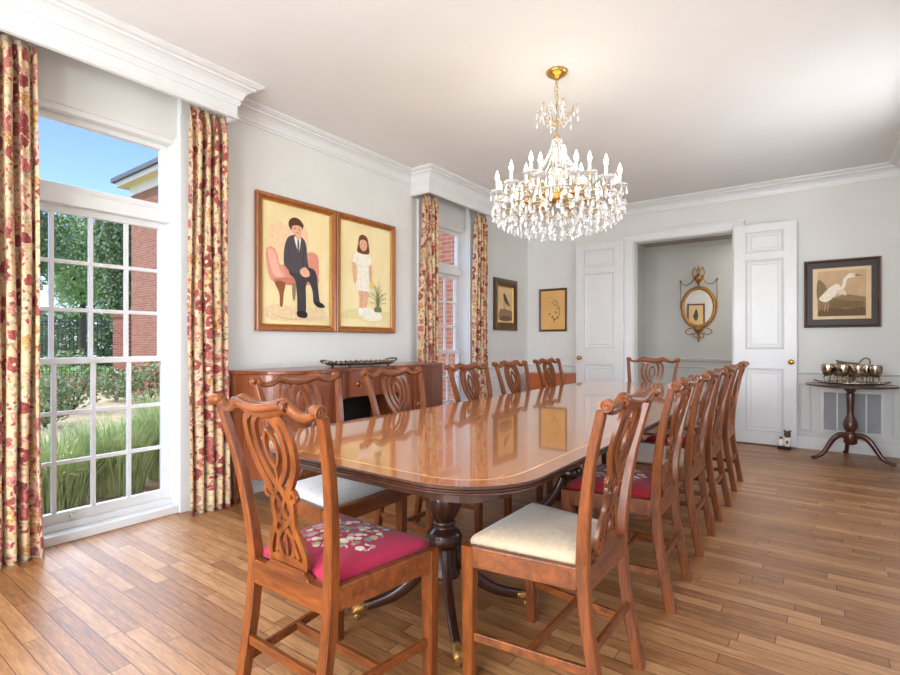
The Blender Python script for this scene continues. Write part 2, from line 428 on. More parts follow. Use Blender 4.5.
# crown moulding, stepping round the two curtain boxes
VX = -3.25; VA = (.49, 1.95); VB = (4.065, 5.37); VZ = 2.685
crown = [(-.01,ZC-.128),(.012,ZC-.128),(.016,ZC-.112),(.024,ZC-.110),(.030,ZC-.088),(.046,ZC-.062),(.068,ZC-.046),(.084,ZC-.042),(.088,ZC-.030),(.108,ZC-.026),(.120,ZC-.016),(.128,ZC-.012),(.128,ZC+.01),(-.01,ZC+.01)]
path = [(XL,YB),(XL,VA[0]),(VX,VA[0]),(VX,VA[1]),(XL,VA[1]),(XL,VB[0]),(VX,VB[0]),(VX,VB[1]),(XL,VB[1]),(XL,YF),(XR,YF),(XR,YB)]
moulding('trim_1', path, crown, M['white'], side=-1, closed=True)
small = [(0,ZC-.19),(.008,ZC-.188),(.012,ZC-.18),(.008,ZC-.172),(0,ZC-.17)]
for k, (a, c) in enumerate((VA, VB)):
    b = B()
    b.box(VX-.02, VX, a, c, VZ, ZC); b.box(XL, VX-.02, a, a+.02, VZ, ZC); b.box(XL, VX-.02, c-.02, c, VZ, ZC)
    o = b.build('trim_%d' % (2+k), M['white'], kind='structure', bevel=.002)
    moulding('valance_bead', [(XL,a),(VX,a),(VX,c),(XL,c)], [(0,VZ),(.010,VZ+.002),(.012,VZ+.012),(.004,VZ+.02),(0,VZ+.022)], M['white'], side=-1, kind=None, parent=o)
    moulding('valance_moulding', [(XL,a),(VX,a),(VX,c),(XL,c)], [(0,VZ+.09),(.008,VZ+.092),(.014,VZ+.104),(.020,VZ+.112),(0,VZ+.114)], M['white'], side=-1, kind=None, parent=o)
# baseboards + chair rail + wainscot panels
base = [(0,0),(.022,0),(.022,.105),(.014,.125),(.006,.135),(0,.14)]
rail = [(0,.775),(.010,.778),(.012,.800),(.022,.812),(.032,.820),(.032,.834),(.016,.842),(0,.842)]
def run(pref, idx, segs, prof, side=-1):
    for i, s in enumerate(segs): moulding('%s_%s' % (pref, idx[i]), s, prof, M['white'], side=side)
CW = .115
lsegs = [[(XL,YB),(XL,W1[0]-.06)], [(XL,W1[1]+.06),(XL,W2[0]-.06)], [(XL,W2[1]+.06),(XL,YF),(DX0-CW,YF)], [(DX1+CW,YF),(XR,YF),(XR,YB)]]
run('baseboard', ['left_near','left','corner','right'], lsegs, base)
run('trim', ['4','5','6','7'], lsegs, rail)
pm = [(0,-.012),(.006,-.010),(.010,0),(.006,.010),(0,.012)]
def panel_frame(bb, o, ux, x0, x1, z0, z1, w=.022, d=.010, nrm=None):
    """picture-frame moulding: o origin, ux horizontal dir, nrm outward"""
    o = Vector(o); ux = Vector(ux); nv = Vector(nrm)
    prof = [(0,0),(w*.3,d*.6),(w*.5,d),(w*.7,d*.6),(w,0)]
    rings = []
    for (cx, cz, sx, sz) in ((x0,z0,1,1),(x1,z0,-1,1),(x1,z1,-1,-1),(x0,z1,1,-1)):
        rings.append([tuple(o + ux*(cx+sx*t) + Vector((0,0,cz+sz*t)) + nv*dd) for t, dd in prof])
    rings.append(rings[0]); bb.quadstrip(rings, close_u=False, caps=False)
b = B()
for x0, x1 in ((XL+.08, -2.62), (-.20, -.09), (.56, .64)): panel_frame(b, (0,YF,0), (1,0,0), x0, x1, .19, .70, nrm=(0,-1,0))
for y0, y1 in ((1.85,2.9),(3.0,4.0),(5.35,6.6)): panel_frame(b, (XL,0,0), (0,1,0), y0, y1, .19, .70, nrm=(1,0,0))
b.build('trim_8', M['white'], kind='structure')
# hall rail, base, crown and wall panels
hr = [(0,.87),(.02,.875),(.03,.90),(.03,.915),(0,.92)]
hp = [(HX0,YF+.14),(HX0,HY),(HX1,HY),(HX1,YF+.14)]
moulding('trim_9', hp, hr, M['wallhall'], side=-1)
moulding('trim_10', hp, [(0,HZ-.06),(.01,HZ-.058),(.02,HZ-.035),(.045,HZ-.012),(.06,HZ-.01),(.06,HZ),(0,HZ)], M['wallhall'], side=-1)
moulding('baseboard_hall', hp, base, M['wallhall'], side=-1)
b = B()
for x0, x1 in ((-2.1,-1.3),(-1.2,-.3)): panel_frame(b, (0,HY,0), (1,0,0), x0, x1, .2, .80, nrm=(0,-1,0))
b.build('trim_11', M['wallhall'], kind='structure')
# door casing
b = B(); y0 = YF-.022
b.box(DX0-CW, DX0, y0, YF, 0, DZ+CW); b.box(DX1, DX1+CW, y0, YF, 0, DZ+CW); b.box(DX0, DX1, y0, YF, DZ, DZ+CW)
b.box(DX0-CW-.008, DX1+CW+.008, y0-.014, YF, DZ+CW-.03, DZ+CW)
b.box(DX0-CW, DX0-CW+.02, y0-.012, YF, 0, DZ+CW-.03); b.box(DX1+CW-.02, DX1+CW, y0-.012, YF, 0, DZ+CW-.03)
b.box(DX0, DX0+.012, YF, YF+.16, 0, DZ); b.box(DX1-.012, DX1, YF, YF+.16, 0, DZ); b.box(DX0, DX1, YF, YF+.16, DZ-.012, DZ)
b.build('trim_12', M['white'], kind='structure', bevel=.003)

# doors, folded back against the wall
def door(name, x0, x1, kx, hx):
    y1, yf = 6.655, 6.615
    root = empty(name, (x0, y1, 0)); root['kind'] = 'structure'
    bb = B(); bb.box(0, x1-x0, -.03, 0, .015, 2.47)
    w = x1-x0; st = .115
    zs = [.015, .15, .857, 1.07, 2.072, 2.147, 2.386, 2.47]
    bb.box(0, st, -.042, -.03, .015, 2.47); bb.box(w-st, w, -.042, -.03, .015, 2.47)
    for a, c in ((.015,.15),(.857,1.07),(2.072,2.147),(2.386,2.47)): bb.box(st, w-st, -.042, -.03, a, c)
    for a, c in ((.15,.857),(1.07,2.072),(2.147,2.386)):
        panel_frame(bb, (0,-.030,0), (1,0,0), st, w-st, a, c, .03, .010, nrm=(0,-1,0))
        panel_frame(bb, (0,-.030,0), (1,0,0), st+.045, w-st-.045, a+.045, c-.045, .014, .005, nrm=(0,-1,0))
    bb.build('door_leaf', M['white'], root, bevel=.0015)
    k = B(); k.lathe([(.026,0),(.026,.004),(.012,.008),(.010,.03),(.024,.038),(.029,.05),(.026,.062),(.012,.068),(0,.069)], (kx-x0,-.042,.935), 20, axis=(0,-1,0))
    k.build('door_knob', M['brass'], root)
    hg = B()
    for z in (.35, 1.35, 2.25): hg.obox((hx-x0, -.02, z), (.012,.03,.09))
    hg.build('hinge', M['white'], root)
door('door_1', -2.715, -2.075, -2.655, -2.069)
door('door_2', -.815, -.218, -.268, -.821)
# hinge leaves left on hall jamb
b = B()
for z in (1.5, 1.15): b.obox((HX0+.008, 7.25, z), (.014,.03,.07))
b.build('hall_hinge', M['iron'], bpy.data.objects['wall_hall_left'])

# ------------------------------------------------------------------ windows
def window(name, w, latch=True):
    y0, y1 = w; root = empty(name, (-3.66, y0, 0)); root['kind'] = 'structure'
    W = y1-y0; g0, g1 = .08, W-.08
    fr = B()
    fr.box(-.04, .16, -.0, .035, 0, WTOP); fr.box(-.04, .16, W-.035, W, 0, WTOP); fr.box(-.04, .10, .035, W-.035, WTOP-.035, WTOP)
    fr.box(-.04, .165, .035, W-.035, 0, .05); fr.box(-.04, .08, .035, W-.035, .05, .085)
    fr.box(-.035, .055, .035, W-.035, 1.965, 2.045)
    fr.build('window_frame', M['white'], root, bevel=.004)
    cs = B()
    cs.box(.16, .185, -.055, .03, 0, 2.68); cs.box(.16, .185, W-.03, W+.055, 0, 2.68)
    cs.box(.10, .16, 0, .012, WTOP, 2.9); cs.box(.10, .16, W-.012, W, WTOP, 2.9)
    cs.build('casing', M['white'], root, bevel=.003)
    tr = B()
    tr.box(-.02, .03, .035, g0, 2.045, 2.495); tr.box(-.02, .03, g1, W-.035, 2.045, 2.495)
    tr.box(-.02, .03, g0, g1, 2.045, 2.09); tr.box(-.02, .03, g0, g1, 2.464, 2.495)
    tr.build('transom_sash', M['white'], root, bevel=.003)
    def sash(nm, x, zb, zt, rb, rt):
        s = B(); s.box(x-.02, x+.02, .035, g0, zb, zt); s.box(x-.02, x+.02, g1, W-.035, zb, zt)
        s.box(x-.02, x+.02, g0, g1, zb, zb+rb); s.box(x-.02, x+.02, g0, g1, zt-rt, zt)
        gb, gt = zb+rb, zt-rt; p = (g1-g0)/4; q = (gt-gb)/3
        for k in (1,2,3): s.box(x-.012, x+.014, g0+p*k-.0115, g0+p*k+.0115, gb, gt)
        for k in (1,2): s.box(x-.0105, x+.0125, g0, g1, gb+q*k-.0115, gb+q*k+.0115)
        return s.build(nm, M['white'], root, bevel=.002)
    sash('upper_sash', -.02, 1.02, 1.965, .035, .04)
    lo = sash('lower_sash', .022, .085, 1.055, .058, .035)
    p = B()
    for x, a, c in ((.004, 2.09, 2.464), (-.02, 1.055, 1.925), (.022, .143, 1.02)):
        p.ngon([(x,g0,a),(x,g1,a),(x,g1,c),(x,g0,c)])
    p.build('pane', M['glass'], root, recalc=False)
    if latch:
        l = B(); l.obox((.045, .39, .115), (.012,.07,.012)); l.obox((.05,.36,.115),(.02,.015,.02)); l.build('sash_lift', M['white'], lo)
        l = B(); l.obox((.05, W*.5, 1.045), (.03,.06,.015)); l.lathe([(.012,0),(.012,.014),(0,.018)], (.05,W*.5,1.052), 12); l.build('sash_lock', M['white'], lo)
window('window_1', W1); window('window_2', W2)
for k, (a, c) in enumerate(BW+RW):  # out-of-view windows, added as openings for the fill lights
    root = empty('window_%d' % (3+k), (a, YB-.1, 0) if k < 2 else (XR+.1, a, 0), 0 if k < 2 else pi/2); root['kind'] = 'structure'
    w = c-a; s = B()
    s.box(0,.05,-.03,.03,.35,2.5); s.box(w-.05,w,-.03,.03,.35,2.5); s.box(.05,w-.05,-.03,.03,.35,.41); s.box(.05,w-.05,-.03,.03,2.44,2.5)
    for j in (1,2): s.box(w*j/3-.01,w*j/3+.01,-.015,.015,.41,2.44)
    for j in range(1,6): s.box(.05,w-.05,-.015,.015,.41+2.03*j/6-.01,.41+2.03*j/6+.01)
    s.build('window_frame', M['white'], root)

# ------------------------------------------------------------------ curtains
def curtain(y0, y1, label, flare=0.02, seed=0, xc=-3.375, inward=0, folds=None):
    rnd = random.Random(seed); w = y1-y0; n = folds or max(4, int(round(w/.062)))
    root = B(); uvl = root.bm.loops.layers.uv.new('UVMap')
    NU = n*10; NZ = 44; ph = [rnd.uniform(-.5,.5) for _ in range(n+2)]; am = [rnd.uniform(.7,1.15) for _ in range(n+2)]
    z1 = VZ+.03; grid = []; arc = []
    for j in range(NZ+1):
        t = j/NZ; z = z1*(1-t)+.004; row = []
        pin = min(1, t/.05)
        fl = flare*t**2
        for i in range(NU+1):
            s = i/NU; k = s*n; ki = int(min(k, n-1)); fr = k-ki
            a = am[ki]*(1-fr)+am[ki+1]*fr
            amp = (.012+.034*pin)*a*(1+.25*sin(t*5+ph[ki]*6))
            y = y0-fl*.3+(w+fl*1.3)*s + .010*sin(2*pi*k*2+ph[ki])*pin + .006*sin(t*7+k)
            x = xc + amp*cos(2*pi*(k+.12*sin(t*4+ph[ki]*5))) + .006*sin(t*9+k*1.7)
            row.append((x, y, z))
        grid.append(row)
    L = 0; us = [0]
    mid = grid[NZ//2]
    for a, c in zip(mid[:-1], mid[1:]): L += math.dist(a, c); us.append(L)
    vs = [[root.bm.verts.new(p) for p in r] for r in grid]
    off = rnd.uniform(0,5)
    for j in range(NZ):
        for i in range(NU):
            fc = root.bm.faces.new((vs[j][i], vs[j][i+1], vs[j+1][i+1], vs[j+1][i])); fc.smooth = True
            for lp, (a, c) in zip(fc.loops, ((i,j),(i+1,j),(i+1,j+1),(i,j+1))): lp[uvl].uv = (us[a]+off, grid[c][a][2])
    o = root.build('floral_curtain', M['curtain'], solid=.003, recalc=False)
    return tag(o, label, 'curtain', 'floral curtain panels beside the tall windows')
curtain(.52, .875, 'floral chintz curtain at the left edge, left of the tall garden window', seed=3)
curtain(1.675, 1.925, 'floral chintz curtain between the garden window and the children portraits', seed=5, flare=.01)
curtain(4.09, 4.33, 'floral chintz curtain right of the portraits, behind the sideboard end', seed=8)
curtain(5.10, 5.335, 'floral chintz curtain on the far side of the second window, by the bird print', seed=11)

# ------------------------------------------------------------------ chairs
YP = [(0,-.258),(.15,-.232),(.3,-.207),(.43,-.196),(.52,-.198),(.66,-.212),(.80,-.236),(.93,-.270),(1.0,-.288)]
XP = [(0,.180),(.43,.181),(.52,.186),(.66,.203),(.80,.222),(.93,.240),(1.0,.248)]
def cub(tab, v):
    P = cat([(a, b_, 0) for a, b_ in tab], 8); return lerp([(p.x, p.y) for p in P], v)
def loft_rect(bb, st, r=.25):
    rings = []
    for (x, y, z, hx, hy) in st:
        c = r*min(hx, hy)
        rings.append([(x-hx+c,y-hy,z),(x+hx-c,y-hy,z),(x+hx,y-hy+c,z),(x+hx,y+hy-c,z),(x+hx-c,y+hy,z),(x-hx+c,y+hy,z),(x-hx,y+hy-c,z),(x-hx,y-hy+c,z)])
    bb.quadstrip(rings)
def beam(bb, a, c, w, hgt):
    a = Vector(a); c = Vector(c); d = c-a; R = Matrix.Rotation(math.atan2(d.y, d.x), 3, 'Z')
    bb.obox((a+c)/2, (d.length, w, hgt), R)
CRZ = [(0,.957),(.05,.962),(.10,.974),(.125,.970),(.16,.952),(.20,.950),(.225,.962),(.245,.968)]
CRH = [(0,.024),(.06,.025),(.10,.024),(.13,.018),(.17,.013),(.21,.013),(.225,.015),(.245,.013)]
def ribbon(bb, pts, w, y_of, th=.013, yo=0, closed=False, taper=None):
    P = cat([(x, z, 0) for x, z in pts], 7, closed); N = len(P); rings = []
    for i in range(N):
        if closed: t = P[(i+1) % N]-P[i-1]
        else: t = P[min(i+1,N-1)]-P[max(i-1,0)]
        t.normalize(); nx, nz = -t.y, t.x; x, z = P[i].x, P[i].y; ww = w/2
        if taper: ww = w/2*(taper+(1-taper)*sin(pi*i/(N-1)))
        ya = y_of(z)+yo
        rings.append([(x-nx*ww, ya-th/2, z-nz*ww), (x+nx*ww, ya-th/2, z+nz*ww), (x+nx*ww, ya+th/2, z+nz*ww), (x-nx*ww, ya+th/2, z-nz*ww)])
    if closed: rings.append(rings[0])
    bb.quadstrip(rings, caps=not closed, smooth=False)
def make_chair(seatmat):
    t = empty('dining_chair')
    wd, wx = M['mahog'], M['mahogx']
    for s in (-1, 1):
        zz = [0,.05,.12,.2,.28,.36,.43,.48,.55,.62,.7,.78,.86,.92,.955]
        bb = B(); st = []
        for z in zz:
            wv = .018 if z < .5 else .018-.004*(z-.5)/.45
            dv = .019 if z < .5 else .019-.006*(z-.5)/.45
            st.append((s*cub(XP, z), cub(YP, z), z, wv, dv))
        loft_rect(bb, st); bb.build('rear_leg_and_post', wd, t)
        bb = B(); loft_rect(bb, [(s*.229,.187,0,.0195,.0195),(s*.229,.187,.20,.021,.021),(s*.229,.187,.395,.023,.023),(s*.229,.187,.462,.023,.023)])
        bb.build('front_leg', wd, t)
    bb = B()
    beam(bb, (-.206,.198,.43), (.206,.198,.43), .024, .07)
    for s in (-1,1): beam(bb, (s*.186,-.18,.43), (s*.238,.166,.43), .024, .07)
    beam(bb, (-.165,-.200,.425), (.165,-.200,.425), .024, .075)
    bb.build('seat_frame', wx, t, bevel=.003)
    bb = B()  # shoe under the splat
    loft_rect(bb, [(0,-.200,.4625,.105,.014),(0,-.200,.470,.100,.014),(0,-.202,.480,.082,.011),(0,-.203,.488,.078,.010)])
    bb.build('splat_shoe', wx, t)
    bb = B()
    beam(bb, (-.172,-.222,.215), (.172,-.222,.215), .016, .028)
    for s in (-1,1): beam(bb, (s*.182,-.21,.155), (s*.228,.17,.155), .016, .028)
    beam(bb, (-.198,-.02,.155), (.198,-.02,.155), .016, .026)
    bb.build('stretcher', wx, t, bevel=.002)
    # crest rail
    bb = B(); rings = []; n = 60
    for i in range(n+1):
        x = -.245+.49*i/n; a = abs(x); zc = cub(CRZ, a); hh = cub(CRH, a); d = .0145+.004*(a > .22)
        yc = cub(YP, .955)-.016*(1-(a/.26)**2)
        ring = []
        for k in range(12):
            an = 2*pi*k/12; cx, sx = cos(an), sin(an)
            ring.append((x, yc+d*math.copysign(abs(cx)**.7, cx), zc+hh*math.copysign(abs(sx)**.75, sx)))
        rings.append(ring)
    bb.quadstrip(rings, smooth=True)
    for s in (-1, 1):   # rolled ears and shoulder scrolls
        c = Vector((s*.221, cub(YP,.97)-.012, .974)); ax = Vector((s, -.05, -.12)).normalized()
        bb.lathe([(0,-.002),(.012,-.001),(.0145,.006),(.0170,.016),(.0180,.028),(.0190,.038),(.0180,.041),(.0145,.041),(.0140,.038),(.0105,.038),(.0100,.042),(.006,.042),(.005,.039),(0,.039)], c, 18, axis=ax)
        c = Vector((s*.098, cub(YP,.97)-.026, .977))
        bb.lathe([(0,0),(.009,.001),(.012,.008),(.0145,.020),(.0150,.026),(.0140,.029),(.0105,.029),(.0100,.026),(.006,.026),(.005,.030),(0,.030)], c, 14, axis=Vector((s,.12,-.12)).normalized())
    pts = cat([(-.104,cub(YP,.97)-.026,.977),(-.06,cub(YP,.97)-.032,.971),(0,cub(YP,.97)-.034,.965),(.06,cub(YP,.97)-.032,.971),(.104,cub(YP,.97)-.026,.977)], 6)
    bb.tube(pts, [.0125]*len(pts), 10)
    bb.build('crest_rail', wx, t)
    # pierced splat
    yo = lambda z: cub(YP, z)-.003-.014*max(0,(z-.46)/.5)
    bb = B()
    for s in (-1, 1):
        q = lambda L: [(s*x, z) for x, z in L]
        ribbon(bb, q([(.058,.945),(.088,.925),(.101,.880),(.100,.835),(.088,.790),(.066,.752),(.046,.722),(.040,.700)]), .024, yo)
        ribbon(bb, q([(.022,.945),(.052,.915),(.062,.870),(.060,.825),(.046,.785),(.022,.752),(-.004,.725),(-.030,.700),(-.046,.672)]), .021, yo, yo=.001*s, th=.0125)
        ribbon(bb, q([(.003,.900),(.022,.870),(.027,.835),(.018,.805),(.001,.785)]), .012, yo, th=.011)
        ribbon(bb, q([(.040,.712),(.058,.720),(.070,.708),(.066,.693),(.050,.690)]), .013, yo, th=.0145)
        ribbon(bb, q([(.046,.694),(.050,.668),(.040,.640),(.012,.612),(-.012,.592),(-.036,.560),(-.030,.525),(-.014,.505)]), .017, yo, yo=-.001*s, th=.012)
        ribbon(bb, q([(.026,.700),(.006,.672),(.004,.650),(.024,.625),(.044,.605)]), .015, yo, th=.0105)
        ribbon(bb, q([(.048,.655),(.042,.625),(.046,.600),(.064,.570),(.078,.540),(.083,.515),(.078,.492),(.06,.484)]), .022, yo)
        ribbon(bb, q([(.052,.600),(.036,.570),(.040,.540),(.054,.515)]), .014, yo, th=.0115)
    ribbon(bb, [(0,.79),(0,.75),(0,.72)], .012, yo, th=.0115)
    ribbon(bb, [(0,.66),(0,.62),(0,.56),(0,.51)], .010, yo, th=.0095)
    # solid base of the vase
    rings = []
    for z, w in ((.4875,.074),(.497,.080),(.506,.072),(.514,.050)):
        y = yo(z); rings.append([(-w,y-.0066,z),(w,y-.0066,z),(w,y+.0066,z),(-w,y+.0066,z)])
    bb.quadstrip(rings)
    bb.sphere((0, yo(.905), .897), .010, 8, 6, (1,.8,1.2))
    for s in (-1,1): bb.sphere((s*.071, yo(.70), .704), .0105, 8, 6, (1,.8,1))
    bb.build('pierced_splat', wd, t)
    # drop-in seat
    bb = B(); rings = []
    def outline(k, z):
        P = []; N = 10
        cs = [(-.172,-.180),(.172,-.180),(.222,.188),(-.222,.188)]
        for a in range(4):
            p, q_ = Vector(cs[a]), Vector(cs[(a+1) % 4])
            for i in range(N):
                v = p.lerp(q_, i/N); P.append((v.x*k, (v.y-.0)*k, z))
        return P
    for k, z in ((1.0,.460),(1.002,.474),(.985,.484),(.94,.493),(.85,.502),(.7,.509),(.5,.514),(.25,.517),(.05,.518)): rings.append(outline(k, z))
    bb.quadstrip(rings, smooth=True)
    bb.build('seat_cushion', seatmat, t)
    return t
def dup(root):
    r = root.copy(); COL.objects.link(r)
    for ch in root.children:
        c = ch.copy(); COL.objects.link(c); c.parent = r
    return r
protos = {}
def chair(x, y, rz, seat, label):
    if seat not in protos:
        t = make_chair(M[seat]); protos[seat] = t
    else: t = dup(protos[seat])
    t.location = (x, y, 0); t.rotation_euler = (0,0,rz)
    tag(t, label, 'chair', 'carved dining chairs around the long table'); return t
chair(-1.285, 1.138, radians(0), 'needle', 'carved mahogany dining chair at the near end of the table, magenta seat with embroidered flowers')
chair(-.78, 1.66, radians(90), 'cream', 'carved dining chair with plain cream seat, nearest on the right side of the table')
chair(-.78, 2.47, radians(91), 'needlered', 'carved dining chair with crimson needlepoint seat, second from the camera on the right side')
chair(-.785, 3.17, radians(90), 'cream', 'third right-hand dining chair from the camera, cream seat between the two crimson-seated ones')
chair(-.79, 3.84, radians(89), 'needlered', 'fourth of the right-hand dining chairs counted from the camera, crimson seat')
chair(-.80, 4.62, radians(90), 'cream', 'farthest of the right-hand dining chairs, closest to the open white door')
chair(-1.82, 1.60, radians(-89), 'creamcool', 'nearest window-side dining chair, window-lit cream seat, before the left end of the sideboard')
chair(-1.84, 2.31, radians(-90), 'creamcool', 'dining chair on the window side in front of the silver tray and sideboard drawer')
chair(-1.84, 3.12, radians(-90), 'creamcool', 'window-side dining chair in front of the second window, just right of the sideboard')
chair(-1.84, 3.76, radians(-91), 'creamcool', 'dining chair on the window side, second from the far end, below the small bird print')
chair(-1.85, 4.50, radians(-90), 'creamcool', 'window-side dining chair nearest the far wall, before the low orange chest')
chair(-1.40, 5.135, radians(180), 'cream', 'dining chair at the far head of the table, facing the camera before the doorway')

# ------------------------------------------------------------------ dining table
def rrect(hx, hy, r, n=10):
    P = []
    for (cx, cy, a0) in ((hx-r,hy-r,0),(-hx+r,hy-r,90),(-hx+r,-hy+r,180),(hx-r,-hy+r,270)):
        for i in range(n+1):
            a = radians(a0+90*i/n); P.append((cx+r*cos(a), cy+r*sin(a)))
    return P
TX, TY = -1.275, 3.065
tbl = empty('dining_table', (TX,TY,0))
tag(tbl, 'long polished mahogany dining table with light inlay line and carved dark pedestals', 'table')
hx, hy, RR = .625, 1.985, .27
bb = B()
def ring(d, z, r=None): return [(x,y,z) for x, y in rrect(hx-d, hy-d, max(.02, RR-d))]
r0 = ring(0,.758); r1 = ring(.066,.760); r2 = ring(.073,.760)
bb.quadstrip([ring(.004,.7595), r1], caps=False, mi=1)
bb.quadstrip([r1, r2], caps=False, mi=2)
bb.ngon(r2, mi=0)
prof = [(.004,.7595),(.000,.756),(.000,.752),(.004,.750),(.000,.748),(.000,.745),(.004,.743),(.001,.741),(.001,.737),(.006,.734),(.02,.7325)]
bb.quadstrip([ring(d, z) for d, z in prof], caps=False, mi=3)
bb.ngon(ring(.02,.7325)[::-1], mi=3)
bb.build('tabletop', [M['table'], M['tabband'], M['inlay'], M['darkwood']], tbl, merge=True)
bb = B(); o_, i_ = rrect(hx-.13, hy-.13, .16), rrect(hx-.15, hy-.15, .14)
bb.quadstrip([[(x,y,.732) for x,y in o_], [(x,y,.672) for x,y in o_], [(x,y,.672) for x,y in i_], [(x,y,.732) for x,y in i_]], caps=False)
bb.build('apron', M['darkwood'], tbl)
for py in (-1.345, 0, 1.345):
    ped = B()
    flut = lambda a: 1+.05*cos(a*10)
    ped.box(-.2,.2,-.13,.13,.69,.732)
    ped.lathe([(.075,.70),(.075,.68),(.05,.665),(.036,.64),(.034,.585),(.046,.565),(.046,.55),(.036,.535)], (0,py*0,0), 24)
    ped.lathe([(.030,.540),(.055,.525),(.074,.505),(.076,.480),(.066,.445),(.052,.415),(.040,.398)], (0,0,0), 40, wob=flut)
    ped.lathe([(.040,.402),(.050,.392),(.050,.382),(.042,.376),(.048,.366),(.068,.350),(.078,.328),(.076,.308),(.062,.292),(.056,.28),(.058,.2),(.068,.18),(.068,.165),(.045,.155),(0,.15)], (0,0,0), 32)
    po = ped.build('pedestal', M['darkwood'], tbl, bevel=0); po.location = (-.02, py, 0)
    if py == 0: pass
    for k in range(4):
        a = radians(45+90*k); ca, sa = cos(a), sin(a)
        path_ = cat([(.045,.285,0),(.08,.215,0),(.14,.142,0),(.21,.093,0),(.28,.068,0),(.335,.056,0)], 6)
        lg = B(); rings = []
        for i, p in enumerate(path_):
            t = path_[min(i+1,len(path_)-1)]-path_[max(i-1,0)]; t.normalize(); nr, nz = -t.y, t.x
            hh = .032-.014*i/(len(path_)-1); ww = .020-.004*i/(len(path_)-1)
            rr_ = []
            for j in range(12):
                an = 2*pi*j/12; u_ = ww*math.copysign(abs(cos(an))**.6, cos(an))*(1+.07*(j % 2)); v_ = hh*math.copysign(abs(sin(an))**.6, sin(an))
                rad = p.x+nr*v_; z = p.y+nz*v_
                rr_.append((ca*rad-sa*u_, sa*rad+ca*u_, z))
            rings.append(rr_)
        lg.quadstrip(rings, smooth=True)
        lo = lg.build('leg', M['darkwood'], po)
        R = Matrix.Rotation(a, 3, 'Z')
        cp = B(); rings = []
        for rad, z, ww, hh in ((.318,.058,.018,.020),(.345,.052,.021,.021),(.368,.044,.022,.019),(.386,.036,.016,.013)):
            rings.append([tuple(R @ Vector((rad, ww*cos(2*pi*j/12), z+hh*sin(2*pi*j/12)))) for j in range(12)])
        cp.quadstrip(rings, smooth=True)
        cp.lathe([(.0,-.009),(.013,-.009),(.015,0),(.013,.009),(0,.009)], tuple(R @ Vector((.363,0,.0153))), 14, axis=tuple(R @ Vector((0,1,0))))
        cp.build('brass_toe_cap', M['oldgilt'], lo)

# ------------------------------------------------------------------ sideboard
sb = empty('sideboard', (-3.0, 2.95, 0))
tag(sb, 'mahogany serpentine sideboard under the two portraits, centre drawer with ring pulls', 'sideboard')
SF = [(-.985,-.28),(-.96,-.17),(-.88,-.02),(-.72,.075),(-.5,.115),(-.34,.10),(-.25,.06),(0,.10),(.25,.06),(.34,.10),(.5,.115),(.72,.085),(.9,.05),(1.0,.03),(1.02,.0)]
SF = [(a, b_) for a, b_ in SF]
fr = cat([(a, b_, 0) for a, b_ in SF], 4)
def front(y, off=0): return lerp([(p.x, p.y) for p in fr], y)-off
def sb_outline(y0, y1, off=0, back=-.40):
    n = 24; P = [(front(y0+(y1-y0)*i/n, off), y0+(y1-y0)*i/n) for i in range(n+1)]
    return P+[(back, y1), (back, y0)]
bb = B(); bb.prism(sb_outline(-.985,1.02), .925, .95); bb.build('top', M['sidebd'], sb, bevel=.004)
bb = B()
bb.prism(sb_outline(-.97,-.42,.018), .20, .9245); bb.prism(sb_outline(.42,1.0,.018), .20, .9245)
bb.box(-.40,-.385,-.42,.42,.70,.9245)
bb.build('carcass', M['sidebd'], sb, bevel=.003)
bb = B(); bb.box(-.399,-.392,-.42,.42,.25,.70); bb.build('kneehole_shade', M['black'], sb)  # black sheet painting the shade of the kneehole opening
# centre drawer with arch beneath
bb = B(); n = 24; P = []
for i in range(n+1):
    y = -.42+.84*i/n; x = front(y, .018); zb = .72+.0*y - .02*(abs(y)/.42)**4
    P.append([(x,y,.9245),(x,y,zb),(x-.30,y,zb),(x-.30,y,.9245)])
bb.quadstrip(P); dr = bb.build('drawer', M['sidebd'], sb, bevel=.002)
def pull(parent, x, y, z):
    q = B(); q.lathe([(0,0),(.022,0),(.024,.002),(.010,.006),(.008,.012),(0,.013)], (x,y,z), 18, axis=(1,0,0))
    q.tube([(x+.010, y+.020*sin(2*pi*k/18), z-.012+.020*cos(2*pi*k/18)) for k in range(18)], .0028, 6, closed=True)
    q.build('ring_pull', M['oldgilt'], parent)
pull(dr, front(-.16,.018), -.16, .82); pull(dr, front(.2,.018), .2, .82)
def sbpanel(y0, y1, z0, z1, nm):
    q = B(); n = 16; R_ = []
    for i in range(n+1):
        y = y0+(y1-y0)*i/n; x = front(y, .018)
        R_.append([(x,y,z0),(x+.008,y,z0),(x+.008,y,z1),(x,y,z1)])
    q.quadstrip(R_); return q.build(nm, M['sidebd'], sb, bevel=.002)
for y0, y1, py in ((-.90,-.47,-.52),(.47,.93,.52)):
    d = sbpanel(y0,y1,.26,.88,'cupboard_door'); pull(d, front(py,.008), py, .60)
for i, (x, y) in enumerate(((-.36,-.95),(-.36,.95),(-.06,-.80),(-.0,.95),(.03,-.46),(.03,.46))):
    q = B(); loft_rect(q, [(x,y,0,.012,.012),(x,y,.04,.018,.018),(x,y,.05,.015,.015),(x,y,.20,.022,.022)]); q.build('leg', M['sidebd'], sb)

